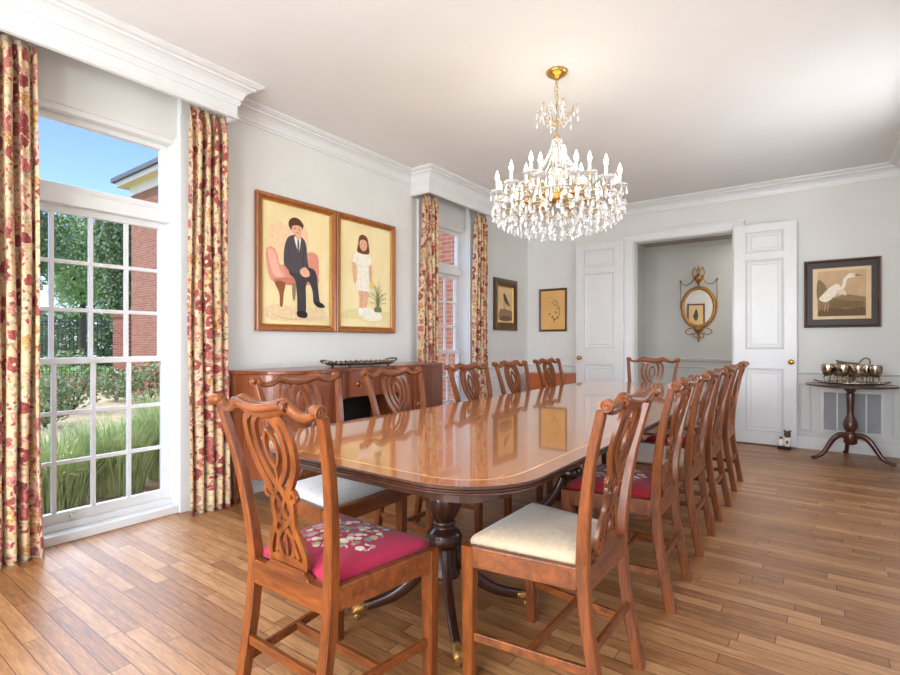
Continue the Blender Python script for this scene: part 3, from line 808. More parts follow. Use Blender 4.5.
# silver tray on sideboard
tr = empty('silver_tray', (-3.08, 2.95, .95))
tag(tr, 'oval tarnished silver tray with handles standing on the sideboard top', 'tray')
bb = B(); rings = []
for k, z in ((.02,.020),(.80,.020),(.93,.022),(1.0,.036),(1.01,.038),(1.0,.034),(.93,.017),(.8,.015),(.02,.015)):
    rings.append([(.19*k*cos(2*pi*i/48), .355*k*sin(2*pi*i/48), z) for i in range(48)])
bb.quadstrip(rings, smooth=True); bb.build('tray_body', M['tarnish'], tr)
bb = B()
for i in range(40):
    a = 2*pi*i/40; bb.sphere((.19*cos(a), .355*sin(a), .040), .008, 6, 4)
bb.build('beaded_rim', M['silver'], tr)
for s in (-1,1):
    bb = B(); bb.tube(cat([(-.07,s*.335,.036),(-.05,s*.38,.052),(0,s*.40,.058),(.05,s*.38,.052),(.07,s*.335,.036)],5), .007, 8); bb.build('handle', M['tarnish'], tr)
for sx, sy in ((-.1,-.22),(.1,-.22),(-.1,.22),(.1,.22)):
    bb = B(); bb.lathe([(.010,0),(.014,.006),(.008,.016)], (sx,sy,0), 10); bb.build('foot', M['tarnish'], tr)

# ------------------------------------------------------------------ pictures
def pmat(c):
    k = 'paint_%d_%d_%d' % c
    if k not in M: M[k] = plain(k, c, .8, .05, 40)
    return M[k]
class Paint:
    """flat painted shapes; unit coords u (0..1 right) v (0..1 down)"""
    def __init__(s, W, H, asp=1): s.b = B(); s.W, s.H = W, H; s.mats = []; s.k = 0; s.P = None
    def mi(s, c):
        m = pmat(c)
        if m not in s.mats: s.mats.append(m)
        return s.mats.index(m)
    def poly(s, c, pts, smooth=True):
        if smooth: pts = [(p.x, p.y) for p in cat([(a, b_, 0) for a, b_ in pts], 5, True)]
        s.k += 1; d = .0006+.00022*s.k
        s.b.ngon([((u-.5)*s.W, -d, (.5-v)*s.H) for u, v in pts], mi=s.mi(c))
    def ell(s, c, u, v, ru, rv, n=20): s.poly(c, [(u+ru*cos(2*pi*i/n), v+rv*sin(2*pi*i/n)) for i in range(n)], False)
    def line(s, c, pts, w):
        P = cat([(a*s.W, b_*s.H, 0) for a, b_ in pts], 5); L = []; R = []
        for i in range(len(P)):
            t = P[min(i+1,len(P)-1)]-P[max(i-1,0)]; t.normalize(); n = Vector((-t.y,t.x,0))
            q = P[i]+n*w/2; L.append((q.x/s.W, q.y/s.H)); q = P[i]-n*w/2; R.append((q.x/s.W, q.y/s.H))
        s.k += 1; d = .0006+.00022*s.k; mi = s.mi(c); g = lambda p: ((p[0]-.5)*s.W, -d, (.5-p[1])*s.H)
        for i in range(len(L)-1): s.b.ngon([g(L[i]), g(L[i+1]), g(R[i+1]), g(R[i])], mi=mi)
def picture(name, loc, rz, W, H, border, fm, label, group, bg, draw, depth=.03, mat_w=0, matm=None, lip=True):
    root = empty(name, loc, rz); tag(root, label, 'picture', group)
    bb = B(); rings = []
    prof = [(0,0),(0,depth*.8),(border*.15,depth),(border*.5,depth*.92),(border*.85,depth*.6),(border,depth*.5),(border,0)]
    for sx, sz in ((-1,-1),(1,-1),(1,1),(-1,1)):
        rings.append([(sx*(W/2-t), -d, sz*(H/2-t)) for t, d in prof])
    rings.append(rings[0]); bb.quadstrip(rings, close_u=False, caps=False); bb.build('frame', fm, root)
    if lip:
        bb = B(); rings = []
        for sx, sz in ((-1,-1),(1,-1),(1,1),(-1,1)):
            rings.append([(sx*(W/2-border-t+.004), -d, sz*(H/2-border-t+.004)) for t, d in ((0,depth*.5),(.003,depth*.62),(.009,depth*.55),(.011,depth*.35))])
        rings.append(rings[0]); bb.quadstrip(rings, close_u=False, caps=False); bb.build('gilt_fillet', M['gilt'], root)
    w, hh = W-2*border, H-2*border; y = -.006
    if mat_w:
        bb = B(); bb.box(-w/2, w/2, y-.002, y, -hh/2, hh/2); bb.build('mat_board', matm, root); w -= 2*mat_w; hh -= 2*mat_w; y -= .003
    bb = B(); bb.box(-w/2, w/2, y-.001, y, -hh/2, hh/2); cv = bb.build('canvas', bg, root)
    p = Paint(w, hh); draw(p)
    o = p.b.build('painted_figure', p.mats, cv, recalc=False); o.location = (0, y-.001, 0)
    return root
def canvas_mat(name, c1, c2, sc=3):
    t = NT(name); t.set(color=t.ramp(t.noise(t.coord(), sc, 4, .6), [(.3, lin(c1)), (.7, lin(c2))]), rough=.8); return t.m
CV = canvas_mat('warm_canvas', (226,204,150), (240,222,172)); CV2 = canvas_mat('warm_canvas_light', (230,210,158), (242,226,178))
SK = (226,172,140)
def boy(p):
    p.poly((228,202,160), [(.05,.88),(.2,.83),(.5,.85),(.8,.84),(.95,.9),(.8,.96),(.4,.97),(.1,.95)])
    p.poly((236,200,160), [(.1,.25),(.2,.16),(.36,.17),(.62,.17),(.66,.3),(.6,.45),(.2,.45)])
    p.poly((214,140,118), [(.22,.52),(.4,.50),(.74,.50),(.80,.55),(.80,.63),(.5,.66),(.26,.65),(.18,.62)])
    p.poly((222,152,130), [(.07,.40),(.13,.37),(.20,.40),(.25,.50),(.32,.56),(.33,.63),(.24,.66),(.12,.63),(.07,.5)])
    p.poly((234,176,152), [(.09,.41),(.13,.39),(.19,.44),(.24,.54),(.30,.60),(.24,.63),(.14,.56)])
    p.poly((216,142,120), [(.62,.40),(.70,.36),(.80,.39),(.82,.50),(.80,.64),(.72,.63),(.66,.5)])
    p.poly((196,120,98), [(.20,.62),(.5,.60),(.5,.66),(.20,.66)])
    p.poly((142,84,52), [(.18,.65),(.32,.65),(.30,.74),(.285,.84),(.25,.84),(.24,.74)])
    p.poly((150,120,90), [(.42,.66),(.47,.66),(.46,.78),(.43,.78)])
    p.poly((142,84,52), [(.74,.63),(.80,.63),(.80,.72),(.78,.80),(.76,.74)])
    p.poly((62,56,60), [(.40,.50),(.70,.50),(.78,.55),(.80,.64),(.82,.74),(.83,.80),(.74,.80),(.72,.70),(.66,.62),(.62,.66),(.62,.78),(.61,.89),(.50,.89),(.49,.76),(.46,.62),(.38,.57)])
    p.poly((76,70,72), [(.36,.27),(.46,.24),(.56,.25),(.62,.30),(.64,.42),(.66,.52),(.60,.56),(.42,.56),(.33,.52),(.30,.48),(.31,.36)])
    p.line((36,34,40), [(.36,.31),(.37,.42),(.40,.50)], .004)
    p.line((36,34,40), [(.60,.32),(.58,.42),(.58,.50)], .004)
    p.poly((236,230,214), [(.45,.255),(.52,.262),(.545,.255),(.53,.34),(.51,.38),(.47,.32)])
    p.poly((96,88,96), [(.495,.27),(.515,.27),(.52,.36),(.508,.385),(.492,.36)])
    p.poly(SK, [(.47,.21),(.54,.21),(.54,.26),(.51,.275),(.47,.26)])
    p.ell((88,52,34), .47,.155,.105,.062)
    p.ell(SK, .485,.19,.074,.056); p.poly((88,52,34), [(.38,.13),(.47,.105),(.57,.13),(.575,.165),(.50,.155),(.43,.165),(.395,.185)])
    for u in (.455,.52): p.ell((60,40,34), u,.187,.010,.005)
    p.ell((190,96,84), .488,.218,.018,.004)
    p.poly(SK, [(.53,.53),(.60,.50),(.66,.53),(.67,.57),(.60,.585),(.54,.565)])
    p.poly((34,26,26), [(.49,.88),(.61,.88),(.64,.915),(.60,.935),(.50,.925)])
    p.poly((34,26,26), [(.73,.79),(.83,.79),(.90,.815),(.90,.835),(.80,.835)])
    p.line((200,170,130), [(.15,.92),(.4,.95),(.8,.93)], .004)
def girl(p):
    p.poly((226,214,150), [(.05,.87),(.3,.82),(.6,.84),(.95,.84),(.9,.91),(.6,.95),(.3,.92),(.1,.92)])
    p.poly((240,236,214), [(.35,.84),(.55,.80),(.8,.86),(.78,.92),(.5,.93)])
    for k in range(14):
        a = -1.25+2.5*k/13; L = .22+.09*((k*37) % 10)/10
        p.line([(110,130,70),(140,150,90),(90,112,60)][k % 3], [(.73,.80),(.73+.3*L*sin(a),.80-.6*L*cos(a)),(.73+.8*L*sin(a),.80-L*cos(a)*.95+.02)], .005)
    p.poly((120,120,80), [(.68,.79),(.78,.79),(.80,.84),(.66,.84)])
    p.poly(SK, [(.36,.62),(.45,.62),(.44,.74),(.425,.83),(.37,.83),(.37,.74)]); p.poly(SK, [(.45,.62),(.53,.62),(.52,.74),(.49,.82),(.455,.82),(.46,.74)])
    p.poly((244,240,228), [(.35,.82),(.43,.82),(.44,.87),(.40,.89),(.34,.87)]); p.poly((244,240,228), [(.45,.81),(.50,.81),(.53,.85),(.50,.87),(.45,.85)])
    p.poly(SK, [(.24,.34),(.30,.34),(.30,.48),(.32,.56),(.29,.585),(.26,.56),(.24,.46)]); p.poly(SK, [(.54,.34),(.60,.35),(.61,.46),(.60,.56),(.57,.57),(.56,.46)])
    p.poly((238,232,212), [(.34,.28),(.50,.28),(.58,.31),(.60,.38),(.55,.40),(.55,.52),(.58,.63),(.46,.65),(.30,.63),(.32,.50),(.30,.40),(.23,.38),(.25,.32)])
    p.line((214,204,180), [(.32,.40),(.43,.415),(.54,.40)], .004); p.line((218,208,186), [(.40,.44),(.38,.62)], .003); p.line((218,208,186), [(.48,.44),(.50,.62)], .003)
    p.poly((110,58,34), [(.34,.20),(.36,.13),(.43,.105),(.51,.13),(.54,.20),(.55,.27),(.50,.29),(.38,.29),(.32,.27)])
    p.ell(SK, .435,.20,.075,.062); p.poly((110,58,34), [(.36,.17),(.40,.13),(.48,.13),(.52,.18),(.47,.155),(.41,.155)])
    for u in (.405,.465): p.ell((60,40,34), u,.198,.010,.005)
    p.ell((190,96,84), .437,.232,.018,.004)
    p.poly((232,200,90), [(.56,.56),(.61,.54),(.64,.58),(.60,.62),(.56,.60)])
PZ = (1.238+2.312)/2
picture('portrait_painting', (XL+.002, 2.628, PZ), radians(90), .782, 1.076, .05, M['frame_gold'], 'gilt framed portrait of a seated boy in a dark suit on a pink armchair', 'large gilt framed portraits', CV, boy, .04)
picture('portrait_painting', (XL+.002, 3.409, PZ), radians(90), .766, 1.076, .05, M['frame_gold'], 'gilt framed portrait of a standing girl in a white dress beside a plant', 'large gilt framed portraits', CV2, girl, .04)
TAN = canvas_mat('tan_paper', (214,180,130), (226,196,148)); ORG = canvas_mat('amber_paper', (212,160,92), (224,178,112)); SEP = canvas_mat('sepia_print', (190,156,120), (214,182,144), 5)
def longbird(p):
    p.poly((150,120,92), [(.12,.66),(.4,.62),(.9,.66),(.95,.78),(.9,.93),(.1,.93)])
    p.poly((112,84,62), [(.2,.84),(.5,.80),(.85,.84),(.8,.93),(.2,.93)])
    p.poly((96,70,50), [(.36,.24),(.42,.18),(.50,.22),(.64,.36),(.80,.54),(.60,.48),(.42,.38)])
    p.line((110,84,60), [(.42,.38),(.40,.50),(.44,.62),(.46,.72)], .010)
    p.line((110,84,60), [(.50,.40),(.52,.55),(.50,.70)], .007)
    p.line((120,110,70), [(.20,.90),(.26,.75),(.40,.60)], .008)
picture('bird_print', (XL+.002, 6.035, 1.658), radians(90), .62, .70, .105, M['frame_dark'], 'bird print in a wide dark burl frame hanging on the window wall near the corner', None, TAN, longbird, .03, lip=True)
def sprig(p):
    G = (140,140,80); D = (110,92,60)
    p.line(G, [(.28,.20),(.36,.15),(.46,.18),(.52,.26),(.44,.30),(.32,.29),(.26,.24)], .006)
    p.line(D, [(.46,.30),(.58,.36),(.72,.42),(.78,.54),(.72,.66),(.60,.74),(.52,.84)], .008)
    for u, v, a, c in ((.62,.28,.4,G),(.70,.34,.9,(150,140,100)),(.78,.46,1.3,G),(.66,.46,.2,(170,160,110)),(.56,.36,.8,G),(.80,.60,1.6,G),(.62,.56,.3,G)):
        p.poly(c, [(u-.07*cos(a),v-.04*sin(a)),(u,v-.03),(u+.07*cos(a),v+.04*sin(a)),(u,v+.03)])
    for u, v in ((.36,.60),(.48,.68),(.55,.74),(.70,.70)): p.ell(D, u, v, .035, .028)
picture('botanical_print', (-3.092, YF-.002, 1.605), 0, .428, .612, .030, M['frame_brown'], 'small amber botanical print in a thin brown frame left of the white doors', None, ORG, sprig, .022, lip=False)
def heron(p):
    p.poly((150,120,88), [(0,.55),(.3,.60),(.6,.52),(1,.60),(1,1),(0,1)], False)
    p.poly((112,84,58), [(.02,.88),(.3,.80),(.6,.86),(.98,.80),(1,1),(0,1)], False)
    p.poly((134,112,78), [(.0,.20),(.12,.25),(.20,.40),(.24,.58),(0,.62)])
    p.poly((126,104,70), [(.3,.62),(.6,.66),(.95,.70),(.9,.80),(.5,.82),(.2,.80)])
    for k in range(9): p.line((96,76,50), [(.06+.1*k,.92),(.12+.1*k,.78),(.22+.09*k,.70)], .004)
    W_ = (238,226,204)
    p.poly(W_, [(.03,.60),(.08,.66),(.20,.68),(.34,.58),(.46,.42),(.46,.32),(.36,.30),(.24,.38),(.12,.50)])
    p.poly((226,208,182), [(.40,.42),(.50,.40),(.58,.46),(.60,.56),(.52,.52),(.44,.52)])
    p.line(W_, [(.42,.40),(.52,.38),(.56,.30),(.58,.20),(.66,.13),(.74,.12)], .030)
    p.poly(W_, [(.62,.10),(.72,.07),(.80,.10),(.78,.15),(.66,.18)])
    p.poly((120,96,66), [(.78,.10),(.97,.135),(.78,.135)], False)
    for u in (.16,.22): p.line((210,180,130), [(u,.66),(u+.01,.78),(u-.02,.90)], .005)
    p.ell((40,30,20), .735,.105,.008,.008)
BLK = plain('dark_mat_board', (38,25,19), .5, .1, 20)
def fr5():
    root = picture('heron_print', (.1625, YF-.002, 1.660), 0, .640, .715, .028, M['frame_dark'], 'sepia print of a white wading bird in a dark frame above the silver tray', None, SEP, heron, .035, mat_w=.092, matm=BLK, lip=False)
    bb = B(); w, hh = .640-.056-.10, .715-.056-.12
    bb.box(-w/2, w/2, -.0092, -.008, -hh/2, hh/2); bb.build('cream_mat', M['mat'], root)
    for c in root.children:
        if c.name.startswith('canvas'): c.location = (0,-.0025,0)
fr5()
def standing(p): p.poly((70,80,60), [(.4,.3),(.5,.2),(.6,.35),(.7,.6),(.5,.8),(.35,.6)])
picture('framed_print', (-3.20, YB+.002, 2.0), radians(180), .50, .70, .04, M['frame_dark'], 'black framed print seen only as a reflection in the hall mirror', None, TAN, standing, .03, lip=False)

# ------------------------------------------------------------------ hall mirror
mr = empty('gilt_wall_mirror', (-1.412, HY-.003, 1.64)); tag(mr, 'round gilt mirror with urn finial and bead swags on the hall wall', 'mirror')
RX, RZ = .205, .27
def eloop(kx, kz, y, n=48): return [(kx*cos(2*pi*i/n), y, kz*sin(2*pi*i/n)) for i in range(n)]
bb = B(); bb.tube(eloop(RX,RZ,-.022), .022, 10, closed=True); bb.tube(eloop(RX+.024,RZ+.024,-.012), .010, 8, closed=True)
for i in range(40):
    a = 2*pi*i/40; bb.sphere(((RX+.014)*cos(a), -.036, (RZ+.014)*sin(a)), .008, 6, 4)
bb.build('frame', M['oldgilt'], mr)
bb = B(); bb.quadstrip([eloop(RX-.005,RZ-.005,-.016), eloop(.001,.001,-.016)], caps=False); bb.build('mirror_plate', M['mirror'], mr)
bb = B()
bb.lathe([(0,.31),(.02,.31),(.012,.34),(.03,.36),(.05,.39),(.055,.42),(.045,.44),(.02,.46),(.012,.50),(.02,.52),(.01,.56),(0,.60)], (0,-.03,0), 14)
for s in (-1,1):
    bb.tube(cat([(s*.045,-.03,.42),(s*.075,-.03,.46),(s*.07,-.03,.53),(s*.05,-.03,.57)],4), .007, 6)
    bb.tube(cat([(s*.01,-.03,.52),(s*.04,-.03,.54),(s*.05,-.03,.57)],4), .005, 6)
bb.build('urn_finial', M['oldgilt'], mr)
for s in (-1,1):
    bb = B(); P = cat([(s*.05,-.03,.46),(s*.08,-.03,.37),(s*.15,-.03,.325),(s*.20,-.03,.34),(s*.232,-.03,.385)],4); bb.tube(P, .006, 6)
    bb.sphere((s*.235,-.03,.385), .016, 8, 6)
    for k in range(16): bb.sphere((s*.236,-.025,.37-.025*k), .009, 6, 4)
    bb.build('bead_swag', M['oldgilt'], mr)
bb = B()
for s in (-1,1):
    bb.tube(cat([(0,-.02,-.32),(s*.06,-.02,-.29),(s*.15,-.02,-.31),(s*.17,-.02,-.355),(s*.12,-.02,-.385),(s*.06,-.02,-.36)],5), .007, 6)
    bb.tube(cat([(s*.02,-.02,-.36),(s*.07,-.02,-.39),(s*.05,-.02,-.43),(s*.01,-.02,-.41)],5), .006, 6)
bb.lathe([(.0,-.50),(.012,-.47),(.02,-.43),(.014,-.38),(.05,-.33),(.07,-.30),(.05,-.285),(0,-.28)], (0,-.03,0), 12)
bb.build('scroll_pendant', M['oldgilt'], mr)

# ------------------------------------------------------------------ low chest on far wall
ch = empty('low_chest', (-3.03, 6.47, 0)); tag(ch, 'low plain orange wooden chest against the far wall below the botanical print', 'chest')
bb = B(); bb.box(-.30,.31,-.17,.17,.05,.70); bb.build('body', M['chestwood'], ch, bevel=.004)
bb = B(); bb.box(-.31,.32,-.18,.18,.7005,.722); bb.build('lid', M['chestwood'], ch, bevel=.004)
for sx in (-.27,.28):
    for sy in (-.14,.14):
        bb = B(); bb.box(sx-.02,sx+.02,sy-.02,sy+.02,0,.0495); bb.build('foot', M['chestwood'], ch)

# ------------------------------------------------------------------ wall vent
vt = empty('wall_vent', (.247, YF, .42)); tag(vt, 'white louvred return air vent in the wainscot behind the tripod table', 'vent')
w2, h2 = .262, .228
bb = B(); bb.box(-w2,w2,-.004,0,-h2,h2); bb.build('backing', M['ventback'], vt)
bb = B(); bb.box(-w2,-w2+.03,-.02,-.004,-h2,h2); bb.box(w2-.03,w2,-.02,-.004,-h2,h2); bb.box(-w2+.03,w2-.03,-.02,-.004,-h2,-h2+.03); bb.box(-w2+.03,w2-.03,-.02,-.004,h2-.03,h2)
for x in (-.118, .118): bb.box(x-.008,x+.008,-.018,-.004,-h2+.03,h2-.03)
bb.build('frame', M['white'], vt, bevel=.002)
for x0, x1 in ((-w2+.03,-.126),(-.110,.110),(.126,w2-.03)):
    bb = B(); n = 26
    for k in range(n):
        z = -h2+.035+(2*h2-.07)*k/(n-1)
        bb.obox(((x0+x1)/2,-.009,z), (x1-x0,.009,.002), Matrix.Rotation(radians(35),3,'X'))
    o = bb.build('louvre_panel', M['slatgrey'], vt)

# ------------------------------------------------------------------ tripod table with silver
tp = empty('tripod_table', (.222, 6.275, 0)); tag(tp, 'dark tilt-top tripod table with scalloped top against the far wall', 'table')
scal = lambda a: 1+.022*abs(sin(a*5))-.011
bb = B(); bb.lathe([(0,.714),(.30,.714),(.355,.722),(.362,.732),(.352,.738),(.335,.732),(.30,.731),(0,.731)], (0,0,0), 90, wob=scal); bb.build('tabletop', M['tripodwood'], tp)
bb = B(); bb.box(-.06,.06,-.06,.06,.694,.7137)
bb.lathe([(.03,.695),(.045,.688),(.045,.675),(.03,.665),(.036,.64),(.032,.55),(.028,.47),(.030,.43),(.040,.415),(.040,.405),(.052,.385),(.060,.35),(.056,.31),(.040,.285),(.034,.275),(.050,.265),(.055,.255),(.055,.17),(.035,.155),(0,.15)], (0,0,0), 28)
bb.build('pedestal', M['tripodwood'], tp)
for a in (radians(-152), radians(-18), radians(95)):
    ca, sa = cos(a), sin(a); pp = cat([(.03,.235,0),(.09,.245,0),(.15,.205,0),(.20,.13,0),(.245,.06,0),(.30,.028,0),(.34,.02,0)], 5)
    bb = B(); rings = []
    for i, p in enumerate(pp):
        t = pp[min(i+1,len(pp)-1)]-pp[max(i-1,0)]; t.normalize(); k = i/(len(pp)-1)
        hh = .032-.018*k; ww = .018+(.008 if k > .85 else 0)
        rings.append([(ca*(p.x-t.y*hh*sin(q))-sa*ww*cos(q), sa*(p.x-t.y*hh*sin(q))+ca*ww*cos(q), max(.001, p.y+t.x*hh*sin(q))) for q in [2*pi*j/10 for j in range(10)]])
    bb.quadstrip(rings, smooth=True); bb.build('leg', M['tripodwood'], tp)
ts = empty('oval_silver_tray', (.225, 6.23, .7385)); tag(ts, 'dark edged oval silver tray on the tripod table carrying the goblets', 'tray')
bb = B(); rings = []
for k, z in ((.02,.014),(.88,.014),(.93,.018),(1,.028),(1.01,.026),(.96,.012),(.9,.009),(.02,.009)): rings.append([(.265*k*cos(2*pi*i/48), .205*k*sin(2*pi*i/48), z) for i in range(48)])
bb.quadstrip(rings, smooth=True); bb.build('tray_body', M['silver'], ts)
for s in (-1,1):
    bb = B(); bb.tube(cat([(s*.25,-.05,.026),(s*.285,-.035,.034),(s*.29,0,.036),(s*.285,.035,.034),(s*.25,.05,.026)],4), .006, 8); bb.build('handle', M['tarnish'], ts)
for sx, sy in ((-.16,-.1),(.16,-.1),(-.16,.1),(.16,.1)):
    bb = B(); bb.lathe([(.009,0),(.012,.004),(.007,.0095)], (sx,sy,0), 10); bb.build('foot', M['tarnish'], ts)
def goblet():
    g = empty('silver_goblet')
    bb = B(); bb.lathe([(0,.048),(.022,.050),(.040,.064),(.050,.085),(.053,.110),(.051,.132),(.050,.138),(.0475,.138),(.048,.110),(.044,.085),(.03,.066),(0,.058)], (0,0,0), 28); bb.build('bowl', M['silver'], g)
    for k in range(3):
        a = 2*pi*k/3+.4; bb = B(); bb.tube(cat([(.022*cos(a),.022*sin(a),.056),(.030*cos(a),.030*sin(a),.036),(.026*cos(a),.026*sin(a),.018),(.036*cos(a),.036*sin(a),.004)],4), [.007,.007,.006,.006,.005,.005,.004,.004,.004,.004,.005,.006,.007][:13], 8); bb.build('foot', M['silver'], g)
    return g
gp = None
GB = [(-.180,-.020,'leftmost silver goblet on the tray'),(-.105,.075,'silver goblet standing behind the two leftmost goblets'),(-.062,-.060,'silver goblet second from the left in the front row of the tray'),
      (.008,.060,'silver goblet at the back middle of the tray under the pitcher spout'),(.052,-.085,'frontmost silver goblet, middle of the tray'),(.118,.030,'silver goblet just right of the middle, half behind the frontmost one'),(.175,-.075,'rightmost silver goblet on the tray')]
for x, y, lb in GB:
    if gp is None: g = gp = goblet()
    else: g = dup(gp)
    g.location = (.225+x, 6.23+y, .7529); g.scale = (1.04,1.04,1.30); g.rotation_euler = (0,0,x*9); tag(g, lb, 'goblet', 'silver goblets on the oval tray')
pt = empty('sauce_boat', (.235, 6.385, .7535)); tag(pt, 'tarnished sauce boat with long spout and looped handle behind the goblets', 'pitcher')
bb = B(); rings = []
for z, k, ox in ((.0,.03,0),(.006,.032,0),(.03,.012,0),(.07,.014,0),(.09,.03,0),(.12,.046,0),(.16,.052,-.004),(.192,.054,-.010)):
    rings.append([(ox+k*cos(2*pi*i/24)*(1.25+(.9 if cos(2*pi*i/24) < 0 and z > .1 else 0)*(-cos(2*pi*i/24))**3), k*.75*sin(2*pi*i/24), z+(.028*max(0,-cos(2*pi*i/24))**3 if z > .14 else 0)) for i in range(24)])
bb.quadstrip(rings, smooth=True); bb.build('body', M['tarnish'], pt)
bb = B(); bb.tube(cat([(.05,0,.17),(.075,0,.215),(.11,0,.24),(.14,0,.215),(.13,0,.15),(.09,0,.10),(.045,0,.105)],5), .007, 8); bb.build('handle', M['tarnish'], pt)

# ------------------------------------------------------------------ doorstop
ds = empty('doorstop', (-.318, 6.49, 0)); tag(ds, 'small painted doorstop figurine with brown head at the foot of the right door', 'doorstop')
bb = B(); bb.box(-.065,.055,-.03,.03,0,.035); bb.build('base', M['black'], ds, bevel=.006)
bb = B(); bb.lathe([(.030,.0355),(.036,.06),(.034,.10),(.026,.13),(0,.135)], (.02,0,0), 16); bb.lathe([(.024,.0355),(.026,.06),(.020,.10),(0,.115)], (-.038,0,0), 14); bb.build('white_body', M['candle'], ds)
bb = B(); bb.sphere((.02,0,.163), .033, 14, 10, (.95,.9,1.15)); bb.sphere((.02,-.022,.15), .016, 10, 6); bb.sphere((-.005,0,.198), .011, 8, 6); bb.sphere((.045,0,.198), .011, 8, 6); bb.build('brown_head', M['frame_brown'], ds)
bb = B(); bb.sphere((-.038,0,.122), .014, 10, 6); bb.sphere((.02,-.034,.085), .012, 8, 6, (1,.5,1.4)); bb.build('dark_marking', M['frame_brown'], ds)

# ------------------------------------------------------------------ chandelier
CX, CY = -1.403, 3.097
cd = empty('crystal_chandelier', (CX, CY, ZC)); tag(cd, 'large crystal chandelier with lit candle bulbs hanging over the dining table', 'chandelier')
def Z(z): return z-ZC
bb = B(); bb.lathe([(0,Z(2.875)),(.02,Z(2.876)),(.03,Z(2.89)),(.055,Z(2.9)),(.068,Z(2.912)),(.07,Z(2.923)),(0,Z(2.9245))], (0,0,0), 32, wob=lambda a: 1+.02*cos(a*12)); bb.build('ceiling_canopy', M['gilt'], cd)
bb = B(); z = 2.875; k = 0
while z > 2.70:
    pts = [((.009*cos(a) if k % 2 == 0 else 0), (.009*cos(a) if k % 2 else 0), Z(z-.014+.017*sin(a))) for a in [2*pi*i/12 for i in range(12)]]
    bb.tube(pts, .0022, 5, closed=True); z -= .026; k += 1
bb.tube(cat([(.004,0,Z(2.872)),(-.02,0,Z(2.82)),(-.012,0,Z(2.76)),(.003,0,Z(2.72))],4), .002, 5)
bb.build('chain', M['chandgilt'], cd)
bb = B(); bb.lathe([(.004,Z(2.71)),(.004,Z(2.52)),(.012,Z(2.51)),(.022,Z(2.49)),(.012,Z(2.47)),(.007,Z(2.45)),(.007,Z(2.34)),(.02,Z(2.32)),(.03,Z(2.28)),(.016,Z(2.24)),(.010,Z(2.2)),(.010,Z(2.10)),(0,Z(2.09))], (0,0,0), 16); bb.build('stem', M['chandgilt'], cd)
bb = B(); bb.lathe([(0,Z(2.12)),(.05,Z(2.115)),(.065,Z(2.10)),(.06,Z(2.075)),(.03,Z(2.06)),(0,Z(2.055))], (0,0,0), 24, wob=lambda a: 1+.05*cos(a*8)); bb.build('brass_hub', M['gilt'], cd)
bb = B()
for k in range(8):
    a = 2*pi*k/8; bb.lathe([(.008,0),(.019,.02),(.021,.045),(.014,.07),(0,.085)], (.025*cos(a),.025*sin(a),Z(2.16+.07*(k % 2))), 8)
bb.lathe([(.018,Z(2.30)),(.035,Z(2.34)),(.028,Z(2.40)),(.012,Z(2.44))], (0,0,0), 12)
bb.build('glass_column', M['crystal'], cd)
drops = []   # (x,y,z(top),len,r)
def arm(parent, a, R, zc, z0, light=True):
    ca, sa = cos(a), sin(a)
    P = cat([(.04*ca,.04*sa,Z(z0)),(R*.35*ca,R*.35*sa,Z(z0-.035)),(R*.72*ca,R*.72*sa,Z(z0-.03)),(R*.95*ca,R*.95*sa,Z(zc-.055)),(R*ca,R*sa,Z(zc-.012))], 5)
    q = B(); q.tube(P, .0048, 6); ar = q.build('arm', M['chandgilt'], parent)
    q = B(); q.lathe([(.010,-.012),(.026,-.006),(.048,.004),(.056,.013),(.054,.015),(.036,.008),(.012,.002)], (R*ca,R*sa,Z(zc)), 16, wob=lambda t: 1+.08*cos(t*8)); q.build('bobeche', M['crystal'], ar)
    q = B(); q.lathe([(.0105,.0),(.0105,.075),(.006,.08)], (R*ca,R*sa,Z(zc)), 10); q.build('candle_sleeve', M['candle'], ar)
    q = B(); q.lathe([(.005,.078),(.012,.092),(.0135,.105),(.009,.125),(.003,.142),(0,.150)], (R*ca,R*sa,Z(zc)), 10); q.build('candle_bulb', M['bulb'], ar)
    for j in range(5):
        t = a+2*pi*j/5; drops.append((R*ca+.040*cos(t), R*sa+.040*sin(t), zc-.002, .052, .009))
    drops.append((R*ca, R*sa, zc-.045, .075, .012))
for k in range(12): arm(cd, 2*pi*(k+.35)/12, .395, 2.115, 2.10)
for k in range(6): arm(cd, 2*pi*(k+.1)/6, .215, 2.215, 2.15)
for k in range(6):
    a = 2*pi*(k+.2)/6; ca, sa = cos(a), sin(a)
    q = B(); q.tube(cat([(.01*ca,.01*sa,Z(2.60)),(.05*ca,.05*sa,Z(2.585)),(.09*ca,.09*sa,Z(2.63)),(.115*ca,.115*sa,Z(2.69)),(.135*ca,.135*sa,Z(2.68))],4), .0035, 6); q.build('crown_arm', M['chandgilt'], cd)
    for j in range(4): drops.append(((.135-.024*j)*ca, (.135-.024*j)*sa, 2.672-.02*j, .045, .008))
    drops.append((.135*ca, .135*sa, 2.62, .05, .009))
    for j in range(3): drops.append((.05*cos(a+j*.3), .05*sin(a+j*.3), 2.72-.03*j, .04, .008))
rn = random.Random(4)
for R, z, n in ((.420,2.055,34),(.422,2.01,34),(.395,1.985,32),(.36,1.955,30),(.31,1.935,26),(.26,1.92,22),(.205,1.905,18),(.15,1.895,12),(.09,1.885,8),(.03,1.88,3),
                (.38,2.05,24),(.30,2.03,22),(.22,2.02,16),(.15,2.0,12)):
    for i in range(n):
        a = 2*pi*(i+rn.random()*.4)/n; drops.append(((R+rn.uniform(-.008,.008))*cos(a), (R+rn.uniform(-.008,.008))*sin(a), z+rn.uniform(-.012,.012), rn.uniform(.045,.06), rn.uniform(.010,.014)))
